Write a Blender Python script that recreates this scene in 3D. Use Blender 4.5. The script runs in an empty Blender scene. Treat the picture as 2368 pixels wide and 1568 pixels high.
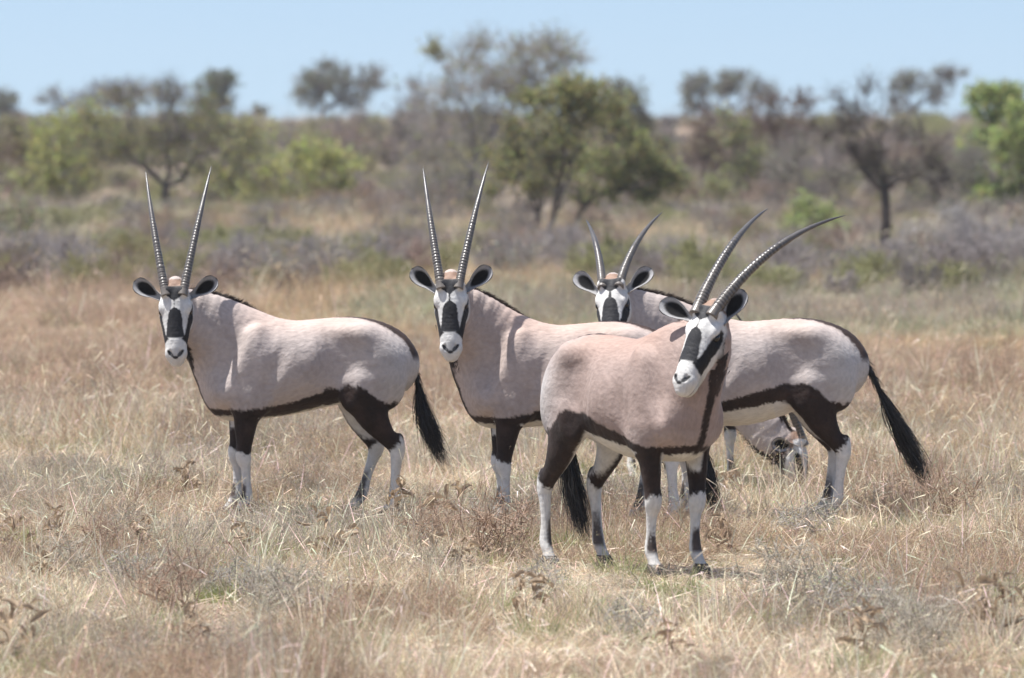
import bpy, bmesh, math, random
import numpy as np
from mathutils import Vector, Matrix
R = math.radians
rng = np.random.default_rng(7)
random.seed(7)
scene = bpy.context.scene
COL = scene.collection

# ------------------------------------------------------------------ camera
# long telephoto from a vehicle roof hatch, 2.2 m above a flat pan; lens level, frame shifted down
CAM_H = 2.2
PX = 16100.0            # focal length in pixels of a 2367 pixel wide frame
HZ = 308.0              # row of the horizon in that frame
cam = bpy.data.cameras.new('camera')
cam.sensor_width = 36.0
cam.lens = 36.0 * PX / 2367.0
cam.shift_y = -(784.0 - HZ) / 2367.0
cam.clip_start = 0.5
cam.clip_end = 6000
cam.dof.use_dof = True
cam.dof.focus_distance = 36.6
cam.dof.aperture_fstop = 4.8
camo = bpy.data.objects.new('camera', cam)
camo.location = (0, 0, CAM_H)
camo.rotation_euler = (R(90), 0, 0)
COL.objects.link(camo)
scene.camera = camo

# ------------------------------------------------------------------ sky and sun
SUN_DIR = Vector((-0.33, 0.0, 0.945)).normalized()
world = bpy.data.worlds.new('World')
scene.world = world
world.use_nodes = True
nt = world.node_tree
nt.nodes.clear()
sky = nt.nodes.new('ShaderNodeTexSky')
sky.sky_type = 'NISHITA'
sky.sun_disc = False
sky.sun_elevation = math.asin(SUN_DIR.z)
sky.sun_rotation = math.atan2(SUN_DIR.x, SUN_DIR.y)
sky.altitude = 1100
sky.air_density = 1.0
sky.dust_density = 3.0
sky.ozone_density = 0.3
bg = nt.nodes.new('ShaderNodeBackground')
bg.inputs['Strength'].default_value = 0.099
wo = nt.nodes.new('ShaderNodeOutputWorld')
tcw = nt.nodes.new('ShaderNodeTexCoord')
mpw = nt.nodes.new('ShaderNodeMapping')
mpw.inputs['Location'].default_value = (0, 0, 0.11)
nt.links.new(tcw.outputs['Generated'], mpw.inputs[0])
nt.links.new(mpw.outputs[0], sky.inputs[0])
nt.links.new(sky.outputs[0], bg.inputs[0])
nt.links.new(bg.outputs[0], wo.inputs[0])
sun = bpy.data.lights.new('sun', 'SUN')
sun.energy = 5.0
sun.angle = R(0.53)
sun.color = (1.0, 0.972, 0.938)
suno = bpy.data.objects.new('sun', sun)
suno.rotation_euler = SUN_DIR.to_track_quat('Z', 'Y').to_euler()
suno.location = (-10, 20, 30)
COL.objects.link(suno)
vs = scene.view_settings
vs.view_transform = 'Standard'
vs.look = 'None'
vs.exposure = 0.80
vs.gamma = 1.0
vs.use_curve_mapping = False
scene.cycles.use_denoising = True
scene.cycles.max_bounces = 8
scene.cycles.transparent_max_bounces = 12

# ------------------------------------------------------------------ helpers
def at(X, Y, d):
    """a point d metres away, seen at column X and row Y of the 2367 x 1568 frame"""
    return Vector(((X - 1183.5) / PX * d, d, CAM_H - (Y - HZ) / PX * d))

def tag(o, label=None, cat=None, group=None, kind=None):
    if label: o['label'] = label
    if cat: o['category'] = cat
    if group: o['group'] = group
    if kind: o['kind'] = kind
    return o

def empty(name, loc=(0, 0, 0), rz=0.0, sc=1.0):
    o = bpy.data.objects.new(name, None)
    o.empty_display_size = 0.2
    o.location = loc
    o.rotation_euler = (0, 0, rz)
    o.scale = (sc, sc, sc)
    COL.objects.link(o)
    return o

def link_mesh(name, me, mat, parent=None):
    o = bpy.data.objects.new(name, me)
    COL.objects.link(o)
    if mat is not None:
        me.materials.clear()
        for m in (mat if isinstance(mat, (list, tuple)) else [mat]):
            me.materials.append(m)
    if parent is not None:
        o.parent = parent
    return o

def np_mesh(name, V, F, smooth=True, col=None, midx=None):
    """V (n,3); F list of equal-size index arrays (tris or quads)"""
    me = bpy.data.meshes.new(name)
    V = np.asarray(V, np.float32)
    Fs = F if isinstance(F, list) else [F]
    Fs = [np.asarray(f, np.int32) for f in Fs if len(f)]
    nl = sum(f.size for f in Fs); nf = sum(len(f) for f in Fs)
    me.vertices.add(len(V)); me.vertices.foreach_set('co', V.ravel())
    me.loops.add(nl); me.polygons.add(nf)
    me.loops.foreach_set('vertex_index', np.concatenate([f.ravel() for f in Fs]))
    st = []; tot = []; o = 0
    for f in Fs:
        k = f.shape[1]
        st.append(o + np.arange(len(f)) * k); tot.append(np.full(len(f), k)); o += f.size
    me.polygons.foreach_set('loop_start', np.concatenate(st).astype(np.int32))
    me.polygons.foreach_set('loop_total', np.concatenate(tot).astype(np.int32))
    me.polygons.foreach_set('use_smooth', np.full(nf, bool(smooth)))
    if midx is not None:
        me.polygons.foreach_set('material_index', np.asarray(midx, np.int32))
    me.update(calc_edges=True)
    if col is not None:
        a = me.color_attributes.new('coat', 'FLOAT_COLOR', 'POINT')
        c = np.ones((len(V), 4), np.float32); c[:, :3] = col
        a.data.foreach_set('color', c.ravel())
    return me

def sstep(a, b, x):
    t = np.clip((x - a) / (b - a), 0, 1)
    return t * t * (3 - 2 * t)

def vnoise(P, f, seed=0):
    """cheap smooth value noise, for wobbling edges and patches; P (n,k)"""
    P = np.asarray(P, np.float64) * f + seed * 17.31
    if P.shape[1] == 2:
        P = np.concatenate([P, np.zeros((len(P), 1))], 1)
    i = np.floor(P).astype(np.int64); t = P - i; t = t * t * (3 - 2 * t)
    def h(a, b, c):
        n = (a * 73856093) ^ (b * 19349663) ^ (c * 83492791)
        n = (n ^ (n >> 13)) * 1274126177 & 0x7fffffff
        return (n ^ (n >> 16)) % 10007 / 10007.0
    r = 0
    for dx in (0, 1):
        for dy in (0, 1):
            for dz in (0, 1):
                w = (t[:, 0] if dx else 1 - t[:, 0]) * (t[:, 1] if dy else 1 - t[:, 1]) * (t[:, 2] if dz else 1 - t[:, 2])
                r = r + w * h(i[:, 0] + dx, i[:, 1] + dy, i[:, 2] + dz)
    return r

# ------------------------------------------------------------------ materials
def nodemat(name, rough=0.8, spec=0.3):
    m = bpy.data.materials.new(name)
    m.use_nodes = True
    b = m.node_tree.nodes['Principled BSDF']
    b.inputs['Roughness'].default_value = rough
    b.inputs['Specular IOR Level'].default_value = spec
    return m, m.node_tree, b

def N(t, kind, **kw):
    n = t.nodes.new(kind)
    for k, v in kw.items():
        setattr(n, k, v)
    return n

def noise(t, scale, detail=3.0, coord='Object', stretch=None):
    tc = N(t, 'ShaderNodeTexCoord')
    n = N(t, 'ShaderNodeTexNoise')
    n.inputs['Scale'].default_value = scale
    n.inputs['Detail'].default_value = detail
    src = tc.outputs[coord]
    if stretch:
        mp = N(t, 'ShaderNodeMapping'); mp.inputs['Scale'].default_value = stretch
        t.links.new(src, mp.inputs[0]); src = mp.outputs[0]
    t.links.new(src, n.inputs['Vector'])
    return n

def ramp(t, src, stops):
    r = N(t, 'ShaderNodeValToRGB')
    el = r.color_ramp.elements
    while len(el) < len(stops): el.new(0.5)
    for e, (p, c) in zip(el, stops):
        e.position = p
        e.color = (*c, 1) if len(c) == 3 else c
    t.links.new(src, r.inputs[0])
    return r

def mul(t, a, b, fac=1.0):
    m = N(t, 'ShaderNodeMix', data_type='RGBA', blend_type='MULTIPLY')
    m.inputs[0].default_value = fac
    t.links.new(a, m.inputs[6]); t.links.new(b, m.inputs[7])
    return m.outputs[2]

def bump(t, b, src, strength, dist):
    bp = N(t, 'ShaderNodeBump')
    bp.inputs['Strength'].default_value = strength
    bp.inputs['Distance'].default_value = dist
    t.links.new(src, bp.inputs['Height'])
    t.links.new(bp.outputs[0], b.inputs['Normal'])
    return bp

def coat_material():
    m, t, b = nodemat('short_coat', 0.62, 0.18)
    at_ = N(t, 'ShaderNodeAttribute', attribute_name='coat')
    n1 = noise(t, 7, 7)
    r1 = ramp(t, n1.outputs[0], [(0.25, (0.80, 0.785, 0.77)), (0.5, (0.93, 0.93, 0.93)), (0.75, (1.0, 1.0, 1.0))])
    n2 = noise(t, 85, 4, stretch=(0.35, 1.0, 0.45))
    r2 = ramp(t, n2.outputs[0], [(0.3, (0.80, 0.80, 0.80)), (0.7, (1.0, 1.0, 1.0))])
    n4 = noise(t, 23, 2)
    r4 = ramp(t, n4.outputs[0], [(0.20, (0.62, 0.60, 0.59)), (0.25, (1.0, 1.0, 1.0))])
    c = mul(t, mul(t, mul(t, at_.outputs['Color'], r1.outputs[0]), r2.outputs[0]), r4.outputs[0])
    t.links.new(c, b.inputs['Base Color'])
    b.inputs['Sheen Weight'].default_value = 0.03
    b.inputs['Sheen Roughness'].default_value = 0.5
    n3 = noise(t, 6, 3)
    ad = N(t, 'ShaderNodeMath', operation='MULTIPLY_ADD')
    t.links.new(n3.outputs[0], ad.inputs[0]); ad.inputs[1].default_value = 3.0
    t.links.new(n2.outputs[0], ad.inputs[2])
    bump(t, b, ad.outputs[0], 0.42, 0.010)
    return m

def attr_material(name, rough=0.8, spec=0.2, var=0.2, scale=40):
    m, t, b = nodemat(name, rough, spec)
    at_ = N(t, 'ShaderNodeAttribute', attribute_name='coat')
    n1 = noise(t, scale, 3)
    r1 = ramp(t, n1.outputs[0], [(0.3, (1 - var,) * 3), (0.7, (1.0, 1.0, 1.0))])
    t.links.new(mul(t, at_.outputs['Color'], r1.outputs[0]), b.inputs['Base Color'])
    return m

def plain_material(name, c0, c1, rough=0.8, spec=0.2, scale=6.0, detail=4.0, bmp=0.0, stretch=None):
    m, t, b = nodemat(name, rough, spec)
    n1 = noise(t, scale, detail, stretch=stretch)
    r1 = ramp(t, n1.outputs[0], [(0.3, c0), (0.7, c1)])
    t.links.new(r1.outputs[0], b.inputs['Base Color'])
    if bmp:
        bump(t, b, n1.outputs[0], bmp, 0.01)
    return m
# ------------------------------------------------------------------ animals: one skin grown round a posed skeleton
def catmull(P, n):
    P = np.asarray(P, float)
    Q = np.vstack([2 * P[0] - P[1], P, 2 * P[-1] - P[-2]])
    out = []
    for i in range(1, len(Q) - 2):
        for k in range(n):
            t = k / n
            a, b, c, d = Q[i - 1], Q[i], Q[i + 1], Q[i + 2]
            out.append(0.5 * (2 * b + (c - a) * t + (2 * a - 5 * b + 4 * c - d) * t * t + (3 * b - a - 3 * c + d) * t ** 3))
    out.append(P[-1])
    return np.array(out)

class Chain:
    """a limb or trunk: elliptical cross-sections along a polyline. rows: x y z side_radius normal_radius egg"""
    def __init__(s, rows, side, n=4, k=0.03, part='trunk'):
        r = catmull(rows, n)
        s.k, s.part = k, part
        s.P = r[:, :3]; s.A = np.maximum(r[:, 3], .004); s.B = np.maximum(r[:, 4], .004)
        s.E = r[:, 5] if r.shape[1] > 5 else np.zeros(len(r))
        side = np.asarray(side, float)
        s.seg = []
        L0 = 0
        tot = np.linalg.norm(np.diff(s.P, axis=0), axis=1).sum()
        for i in range(len(r) - 1):
            ax = s.P[i + 1] - s.P[i]; L = np.linalg.norm(ax) + 1e-9; ax = ax / L
            sd = side if side.ndim == 1 else side[min(i * (len(side) - 1) // max(len(r) - 2, 1), len(side) - 1)]
            sd = sd - ax * (sd @ ax); sd /= np.linalg.norm(sd)
            nr = np.cross(ax, sd)
            m = max(s.A[i], s.B[i], s.A[i + 1], s.B[i + 1]) * 1.25 + k + 0.035
            lo = np.minimum(s.P[i], s.P[i + 1]) - m; hi = np.maximum(s.P[i], s.P[i + 1]) + m
            s.seg.append((i, ax, L, sd, nr, lo, hi, L0 / tot, L / tot)); L0 += L
    def f(s, q, X, Y, Z, full=False):
        i, ax, L, sd, nr, lo, hi, t0, dt = q
        x = X - s.P[i, 0]; y = Y - s.P[i, 1]; z = Z - s.P[i, 2]
        h = x * ax[0] + y * ax[1] + z * ax[2]
        t = np.clip(h / L, 0, 1)
        l = h - t * L
        u = x * sd[0] + y * sd[1] + z * sd[2]
        n = x * nr[0] + y * nr[1] + z * nr[2]
        a = s.A[i] + (s.A[i + 1] - s.A[i]) * t
        b = s.B[i] + (s.B[i + 1] - s.B[i]) * t
        e = s.E[i] + (s.E[i + 1] - s.E[i]) * t
        a = a * (1 - e * np.clip(n / b, -1, 1))
        c = np.minimum(a, b)
        k0 = np.sqrt((u / a) ** 2 + (n / b) ** 2 + (l / c) ** 2)
        k1 = np.sqrt((u / a ** 2) ** 2 + (n / b ** 2) ** 2 + (l / c ** 2) ** 2) + 1e-9
        d = k0 * (k0 - 1) / k1
        if full:
            return d, t0 + t * dt, u, n
        return d

class Blob:
    """a muscle: an ellipsoid turned by three axes; sign -1 hollows"""
    def __init__(s, c, r, axes=None, k=0.05, sign=1, part='trunk'):
        s.c = np.asarray(c, float); s.r = np.asarray(r, float); s.k, s.sign, s.part = k, sign, part
        s.M = np.eye(3) if axes is None else np.asarray(axes, float)
        m = max(s.r) + k + 0.03
        s.seg = [(0, s.c - m, s.c + m)]
    def f(s, q, X, Y, Z):
        x = X - s.c[0]; y = Y - s.c[1]; z = Z - s.c[2]
        u = [(x * m[0] + y * m[1] + z * m[2]) for m in s.M]
        k0 = np.sqrt(sum((a / r) ** 2 for a, r in zip(u, s.r)))
        k1 = np.sqrt(sum((a / r ** 2) ** 2 for a, r in zip(u, s.r))) + 1e-9
        return k0 * (k0 - 1) / k1

def bbox(p, q):
    return (q[5], q[6]) if isinstance(p, Chain) else (q[1], q[2])

def smin(a, b, k):
    h = np.clip(k - np.abs(a - b), 0, None) / k
    return np.minimum(a, b) - h * h * k * 0.25

def smax(a, b, k):
    return -smin(-a, -b, k)

def sdf_grid(prims, lo, hi, h):
    n = np.ceil((hi - lo) / h).astype(int) + 1
    D = np.full(n, 0.3, np.float32)
    ax = [lo[i] + np.arange(n[i]) * h for i in range(3)]
    for p in prims:
        b = [bbox(p, q) for q in p.seg]
        L = np.min([x[0] for x in b], 0); H = np.max([x[1] for x in b], 0)
        i0 = np.clip(np.floor((L - lo) / h).astype(int), 0, n); i1 = np.clip(np.ceil((H - lo) / h).astype(int) + 1, 0, n)
        if np.any(i1 <= i0): continue
        T = np.full(i1 - i0, 0.3, np.float32)
        for q, (l, u) in zip(p.seg, b):
            j0 = np.maximum(np.floor((l - lo) / h).astype(int), i0); j1 = np.minimum(np.ceil((u - lo) / h).astype(int) + 1, i1)
            if np.any(j1 <= j0): continue
            X = ax[0][j0[0]:j1[0], None, None]; Y = ax[1][None, j0[1]:j1[1], None]; Z = ax[2][None, None, j0[2]:j1[2]]
            s = tuple(slice(j0[i] - i0[i], j1[i] - i0[i]) for i in range(3))
            T[s] = np.minimum(T[s], p.f(q, X, Y, Z))
        s = tuple(slice(i0[i], i1[i]) for i in range(3))
        D[s] = smin(D[s], T, p.k) if getattr(p, 'sign', 1) > 0 else smax(D[s], -T, p.k)
    return D, ax

def sdf_pts(prims, P, parts=None):
    D = np.full(len(P), 0.3)
    pd = {k: np.full(len(P), 0.3) for k in (parts or [])}
    for p in prims:
        T = np.full(len(P), 0.3)
        for q in p.seg:
            l, u = bbox(p, q)
            m = np.nonzero(np.all((P > l) & (P < u), 1))[0]
            if len(m):
                T[m] = np.minimum(T[m], p.f(q, P[m, 0], P[m, 1], P[m, 2]))
        if getattr(p, 'sign', 1) > 0:
            D = smin(D, T, p.k)
            if p.part in pd: pd[p.part] = np.minimum(pd[p.part], T)
        else:
            D = smax(D, -T, p.k)
    return (D, pd) if parts else D

def surface_net(D, ax, h):
    ins = D < 0
    n = D.shape
    c = [(i, j, k) for i in (0, 1) for j in (0, 1) for k in (0, 1)]
    def cor(A, o): return A[o[0]:n[0] - 1 + o[0], o[1]:n[1] - 1 + o[1], o[2]:n[2] - 1 + o[2]]
    cnt = sum(cor(ins, o).astype(np.int8) for o in c)
    cells = np.argwhere((cnt > 0) & (cnt < 8))
    idx = -np.ones([m - 1 for m in n], np.int64)
    idx[tuple(cells.T)] = np.arange(len(cells))
    val = {o: D[cells[:, 0] + o[0], cells[:, 1] + o[1], cells[:, 2] + o[2]].astype(float) for o in c}
    acc = np.zeros((len(cells), 3)); w = np.zeros(len(cells))
    for a in c:
        for d in range(3):
            if a[d]: continue
            b = list(a); b[d] = 1; b = tuple(b)
            x = (val[a] < 0) != (val[b] < 0)
            t = np.where(x, val[a] / np.where(x, val[a] - val[b], 1), 0)
            p = np.array(a, float)[None] + np.outer(t, np.eye(3)[d])
            acc += np.where(x[:, None], p, 0); w += x
    V = (cells + acc / w[:, None]) * h + np.array([ax[0][0], ax[1][0], ax[2][0]])
    Q = []
    for d in range(3):
        e, f = (d + 1) % 3, (d + 2) % 3
        s0 = [slice(None)] * 3; s1 = [slice(None)] * 3
        s0[d] = slice(0, -1); s1[d] = slice(1, None)
        x = ins[tuple(s0)] != ins[tuple(s1)]
        g = np.argwhere(x)
        g = g[(g[:, e] > 0) & (g[:, f] > 0) & (g[:, e] < n[e] - 1) & (g[:, f] < n[f] - 1)]
        def c_(de, df):
            k = g.copy(); k[:, e] -= de; k[:, f] -= df
            return idx[tuple(k.T)]
        q = np.stack([c_(1, 1), c_(0, 1), c_(0, 0), c_(1, 0)], 1)
        flip = ~ins[tuple(g.T)]
        q[flip] = q[flip][:, ::-1]
        Q.append(q[(q >= 0).all(1)])
    return V, np.vstack(Q)

WHITE = np.array((0.70, 0.69, 0.66)); DARK = np.array((0.028, 0.0172, 0.0138)); FAWN = np.array((0.475, 0.412, 0.382))
BLACK = np.array((0.016, 0.015, 0.016))

# head, in its own frame: along the nose, to the animal's left, out of the forehead
HEAD_ROWS = [  # along, centre out, half width, half depth, egg
    (-0.045, -0.060, 0.050, 0.050, 0), (0.00, -0.062, 0.074, 0.070, 0), (0.05, -0.066, 0.086, 0.080, 0.05),
    (0.10, -0.072, 0.091, 0.088, 0.10), (0.16, -0.077, 0.085, 0.086, 0.08), (0.22, -0.074, 0.076, 0.075, 0.03),
    (0.275, -0.070, 0.066, 0.065, 0.0), (0.32, -0.069, 0.060, 0.058, 0.0), (0.358, -0.073, 0.057, 0.052, 0),
    (0.386, -0.079, 0.042, 0.040, 0)]

def lerp_tab(x, tab):
    tab = np.asarray(tab, float)
    return np.interp(x, tab[:, 0], tab[:, 1])

def paint_head(a, r, u, w, fv=(1.0, 0.0, 0.0)):
    """a along the nose, r sideways, u out of the forehead; w wobble"""
    n = len(a)
    C = np.tile(WHITE, (n, 1))
    rows = np.array(HEAD_ROWS)
    cu = np.interp(a, rows[:, 0], rows[:, 1]); cw = np.interp(a, rows[:, 0], rows[:, 2]); ch = np.interp(a, rows[:, 0], rows[:, 3])
    ar = np.abs(r) + w * 0.004
    phi = np.degrees(np.arctan2(np.abs(r) / cw, (u - cu) / ch)) + w * 3
    e = 0.004
    def mask(sd): return sstep(-e, e, sd)
    def put(C, m, col): return C * (1 - m[:, None]) + col * m[:, None]
    # eye stripe down the cheek
    lo = fv[1] + lerp_tab(a, [(0.03, 84), (0.075, 76), (0.12, 64), (0.16, 58), (0.22, 51), (0.25, 46), (0.272, 32), (0.30, 15)])
    hi = lerp_tab(a, [(0.03, 88), (0.075, 96), (0.12, 98), (0.2, 99), (0.26, 106), (0.30, 112), (0.33, 120)])
    mw = 0.0016
    top = sstep(0.06, 0.075, a); end = 1 - sstep(0.298, 0.310, a + np.maximum(0, (80 - phi)) * 0.0006)
    m = sstep(-4, 4, phi - lo) * sstep(-4, 4, hi - phi) * top * end
    C = put(C, m, BLACK)
    # cheek stays white behind it, then a dark jaw line, then the fawn throat
    lo2 = lerp_tab(a, [(0.0, 118), (0.06, 122), (0.14, 133), (0.22, 146), (0.28, 165)])
    m = sstep(-4, 4, phi - lo2) * (1 - sstep(0.24, 0.27, a)) * sstep(-0.02, 0.01, a)
    C = put(C, m, BLACK)
    # poll and back of the head are fawn
    C = put(C, np.maximum(1 - sstep(-0.028, -0.012, a), sstep(0.045, 0.02, a) * sstep(72, 80, phi) * 0 + (1 - sstep(0.02, 0.05, a)) * sstep(92, 104, phi)), FAWN * np.array((0.66, 0.50, 0.40)))
    # forehead patch running into a thin line and the nose blaze
    wf = lerp_tab(a, [(-0.05, 0.060), (0.0, 0.060), (0.03, 0.046), (0.062, 0.004), (0.098, 0.0035), (0.103, 0.012), (0.115, 0.030), (0.14, 0.041), (0.20, 0.046), (0.245, 0.051), (0.29, 0.060)])
    wf = wf * fv[0] + fv[2] * sstep(0.05, 0.07, a) * (1 - sstep(0.10, 0.12, a))
    top_of_face = (phi < 80)
    m = sstep(-0.003, 0.003, wf - ar) * top_of_face * (1 - sstep(0.266, 0.276, a + (np.abs(r) / 0.05) ** 2 * 0.006)) * sstep(-0.03, -0.02, a)
    C = put(C, m, np.array((0.034, 0.034, 0.037)))  # greyer than the cheek stripe: sheen of lit hair put into the colour
    # nostrils and mouth line
    nx = np.abs(r) - 0.029; na = a - 0.357
    d = np.sqrt((nx * -0.66 + na * 0.75) ** 2 / 0.029 ** 2 + (nx * 0.75 + na * 0.66) ** 2 / 0.0105 ** 2)
    C = put(C, (1 - sstep(0.75, 1.15, d)) * (u > cu - 0.01), BLACK)
    sep = np.sqrt((r / 0.016) ** 2 + ((a - 0.380) / 0.009) ** 2)
    C = put(C, (1 - sstep(0.7, 1.2, sep)) * (u > cu - 0.03), BLACK * 1.5)
    mouth = sstep(0.005, 0.002, np.abs(u + 0.1025 + w * 0.001)) * sstep(0.29, 0.31, a)
    C = put(C, mouth * 0.85, np.array((0.09, 0.08, 0.075)))
    C = put(C, sstep(-0.104, -0.112, u) * sstep(0.27, 0.30, a) * 0.5, np.array((0.55, 0.53, 0.44)))
    snout = np.sqrt((r / 0.036) ** 2 + ((a - 0.350) / 0.030) ** 2)
    C = put(C, (1 - sstep(0.7, 1.1, snout)) * (u > cu) * 0.30, np.array((0.30, 0.31, 0.32)))
    return C

def make_oryx(name, label, X0, d, head_px, head_d, nose, out, heading, sc=1.0, legs=None, horn=None, tail=None, ear=None,
              neck_ctrl=None, grid=0.0092, seed=0, belly=0.0, band=0.0, tone=(1, 1, 1), face=(1.0, 0.0, 0.0), stripe=1.7):
    rs = np.random.default_rng(100 + seed)
    root = empty(name, at(X0, HZ + CAM_H * PX / d, d), heading, sc)
    tag(root, label, 'antelope', 'oryx herd in the dry grass')
    loc = np.array(root.location)
    ch, sh = math.cos(heading), math.sin(heading)
    Rm = np.array([[ch, -sh, 0], [sh, ch, 0], [0, 0, 1.0]])
    to_l = lambda p: (np.asarray(p, float) - loc) @ Rm / sc
    dir_l = lambda v: np.asarray(v, float) @ Rm
    # head frame
    nv = dir_l(nose); nv = nv / np.linalg.norm(nv)
    uv = dir_l(out); uv = uv - nv * (uv @ nv); uv /= np.linalg.norm(uv)
    rv = np.cross(uv, nv)                      # the animal's left
    ho = to_l(at(head_px[0], head_px[1], head_d))
    hp = lambda a, r, u: ho + nv * a + rv * r + uv * u
    hd = lambda a, r, u: nv * a + rv * r + uv * u
    prims = []
    # trunk
    T = [(-0.590, 0.93, 0.80, 0.045, 0), (-0.565, 1.01, 0.73, 0.105, 0), (-0.50, 1.075, 0.68, 0.138, .02), (-0.40, 1.128, 0.665, 0.172, .05),
         (-0.27, 1.152, 0.665, 0.195, .04), (-0.10, 1.140, 0.635, 0.222, .02), (0.06, 1.132, 0.600, 0.238, .02), (0.20, 1.155, 0.575, 0.230, .08),
         (0.31, 1.190, 0.562, 0.200, .22), (0.41, 1.205, 0.560, 0.172, .30), (0.49, 1.165, 0.580, 0.140, .24), (0.545, 1.06, 0.64, 0.095, .10), (0.57, 0.97, 0.72, 0.05, 0)]
    T = [(x, a, b - belly * math.exp(-((x - 0.02) / 0.26) ** 2), w * 0.94, e) for x, a, b, w, e in T]
    prims.append(Chain([(x, 0, (a + b) / 2, w, (a - b) / 2, e) for x, a, b, w, e in T], (0, 1, 0), 3, 0.04, 'trunk'))
    # neck
    ne = hp(0.035, 0, -0.085)
    p0 = np.array((0.34, 0, 0.90))
    c1 = np.array(neck_ctrl) if neck_ctrl is not None else p0 + np.array((0.13, 0, 0.20))
    c2 = ne + hd(0.02, 0, -1) * 0.10 + np.array((0, 0, -0.07))
    ts = np.linspace(0, 1, 7)
    cur = [(1 - t) ** 3 * p0 + 3 * t * (1 - t) ** 2 * c1 + 3 * t * t * (1 - t) * c2 + t ** 3 * ne for t in ts]
    side0 = np.array((0, 1.0, 0))
    fl = np.cross(hd(0, 0, 1) if abs(uv[2]) > 0.0 else uv, (0, 0, 1))
    sides = []
    for i, t in enumerate(ts):
        w_ = t ** 2.2
        s_ = side0 * (1 - w_) + rv * w_
        sides.append(s_ / np.linalg.norm(s_))
    NA = np.interp(ts, [0, .3, .6, 1], [.155, .128, .100, .076]); NB = np.interp(ts, [0, .3, .6, 1], [.260, .222, .168, .084])
    neck = Chain([(*c, a, b, 0.12) for c, a, b in zip(cur, NA, NB)], np.array(sides), 3, 0.05, 'neck')
    prims.append(neck)
    # muscles of the trunk
    for s in (1, -1):
        tl = np.array([[0.94, 0, 0.34], [0, 1, 0], [-0.34, 0, 0.94]])
        prims.append(Blob((0.335, s * 0.135, 0.88), (0.105, 0.075, 0.24), tl, 0.04))            # shoulder blade
        prims.append(Blob((0.455, s * 0.115, 0.755), (0.085, 0.075, 0.11), None, 0.05))          # point of shoulder
        prims.append(Blob((0.30, s * 0.150, 0.70), (0.11, 0.065, 0.13), None, 0.04))             # triceps
        th = np.array([[0.93, 0, -0.36], [0, 1, 0], [0.36, 0, 0.93]])
        prims.append(Blob((-0.40, s * 0.108, 0.86), (0.160, 0.088, 0.25), th, 0.04))             # haunch
        prims.append(Blob((-0.27, s * 0.150, 0.74), (0.085, 0.060, 0.13), None, 0.05))           # stifle
        prims.append(Blob((-0.275, s * 0.125, 1.045), (0.085, 0.055, 0.050), None, 0.09))         # hip bone
        prims.append(Blob((-0.19, s * 0.232, 0.93), (0.080, 0.050, 0.15), None, 0.10, -1))        # flank hollow
        prims.append(Blob((-0.235, s * 0.225, 0.76), (0.035, 0.045, 0.10), None, 0.05, -1))     # fold before the thigh
        prims.append(Blob((0.185, s * 0.262, 0.86), (0.035, 0.055, 0.20), tl, 0.06, -1))          # behind the shoulder
        prims.append(Blob((0.43, s * 0.205, 0.92), (0.03, 0.05, 0.16), tl, 0.05, -1))            # before the shoulder
    # legs
    legs = legs or {}
    LEG = {}
    for key in ('fl', 'fr', 'hl', 'hr'):
        s = 1 if key[1] == 'l' else -1
        dx, dy, bend = (legs.get(key, (0, 0, 0)) + (0, 0, 0))[:3]
        if key[0] == 'f':
            rows = [(0.335, .140, .72, .062, .095), (0.340, .138, .62, .055, .082), (0.352, .132, .52, .047, .064), (0.362, .126, .43, .040, .048),
                    (0.370, .122, .385, .045, .051), (0.368, .120, .345, .043, .048), (0.360, .118, .295, .030, .032), (0.358, .116, .21, .0245, .0275),
                    (0.360, .115, .145, .031, .035), (0.368, .115, .115, .032, .036), (0.390, .115, .075, .029, .032), (0.405, .115, .045, .036, .040)]
            top = 0.72
        else:
            rows = [(-0.34, .125, .78, .075, .155), (-0.345, .135, .68, .066, .125), (-0.385, .137, .57, .054, .090), (-0.445, .132, .48, .040, .058),
                    (-0.492, .128, .430, .037, .052), (-0.510, .126, .385, .039, .050), (-0.502, .124, .325, .030, .036), (-0.492, .121, .23, .0255, .0295),
                    (-0.487, .120, .15, .031, .036), (-0.480, .120, .118, .032, .037), (-0.458, .120, .078, .029, .033), (-0.443, .120, .045, .036, .040)]
            top = 0.78
        out_rows = []
        for x, y, z, a, b in rows:
            g = (top - z) / top
            g2 = g if key[0] == 'h' else g ** 1.1
            kx = bend * math.sin(min(1, g / 0.9) * math.pi)
            q = 0.88 if z < 0.40 else 0.95
            out_rows.append((x + dx * g2 + kx, s * (y + 0) + dy * g, z, a * q, b * q))
        if key[0] == 'h':
            o4 = out_rows[4]
            prims.append(Blob((o4[0] - 0.036, o4[1], o4[2] + 0.022), (0.017, 0.014, 0.036), None, 0.025, part=key))     # point of hock
        c = Chain(out_rows, (0, 1, 0), 3, 0.035, key)
        LEG[key] = c
        prims.append(c)
    # head
    hr = [(*hp(a, 0, u), w, h_, e) for a, u, w, h_, e in HEAD_ROWS]
    prims.append(Chain(hr, rv, 3, 0.03, 'head'))
    Hm = np.array([nv, rv, uv])
    prims.append(Chain([(*hp(a, 0, u), w, h_, 0) for a, u, w, h_ in ((0.06, -.135, .050, .05), (0.13, -.145, .048, .046), (0.22, -.127, .044, .036), (0.30, -.116, .042, .030), (0.360, -.118, .042, .027), (0.388, -.120, .030, .018))], rv, 3, 0.025, 'head'))
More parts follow.
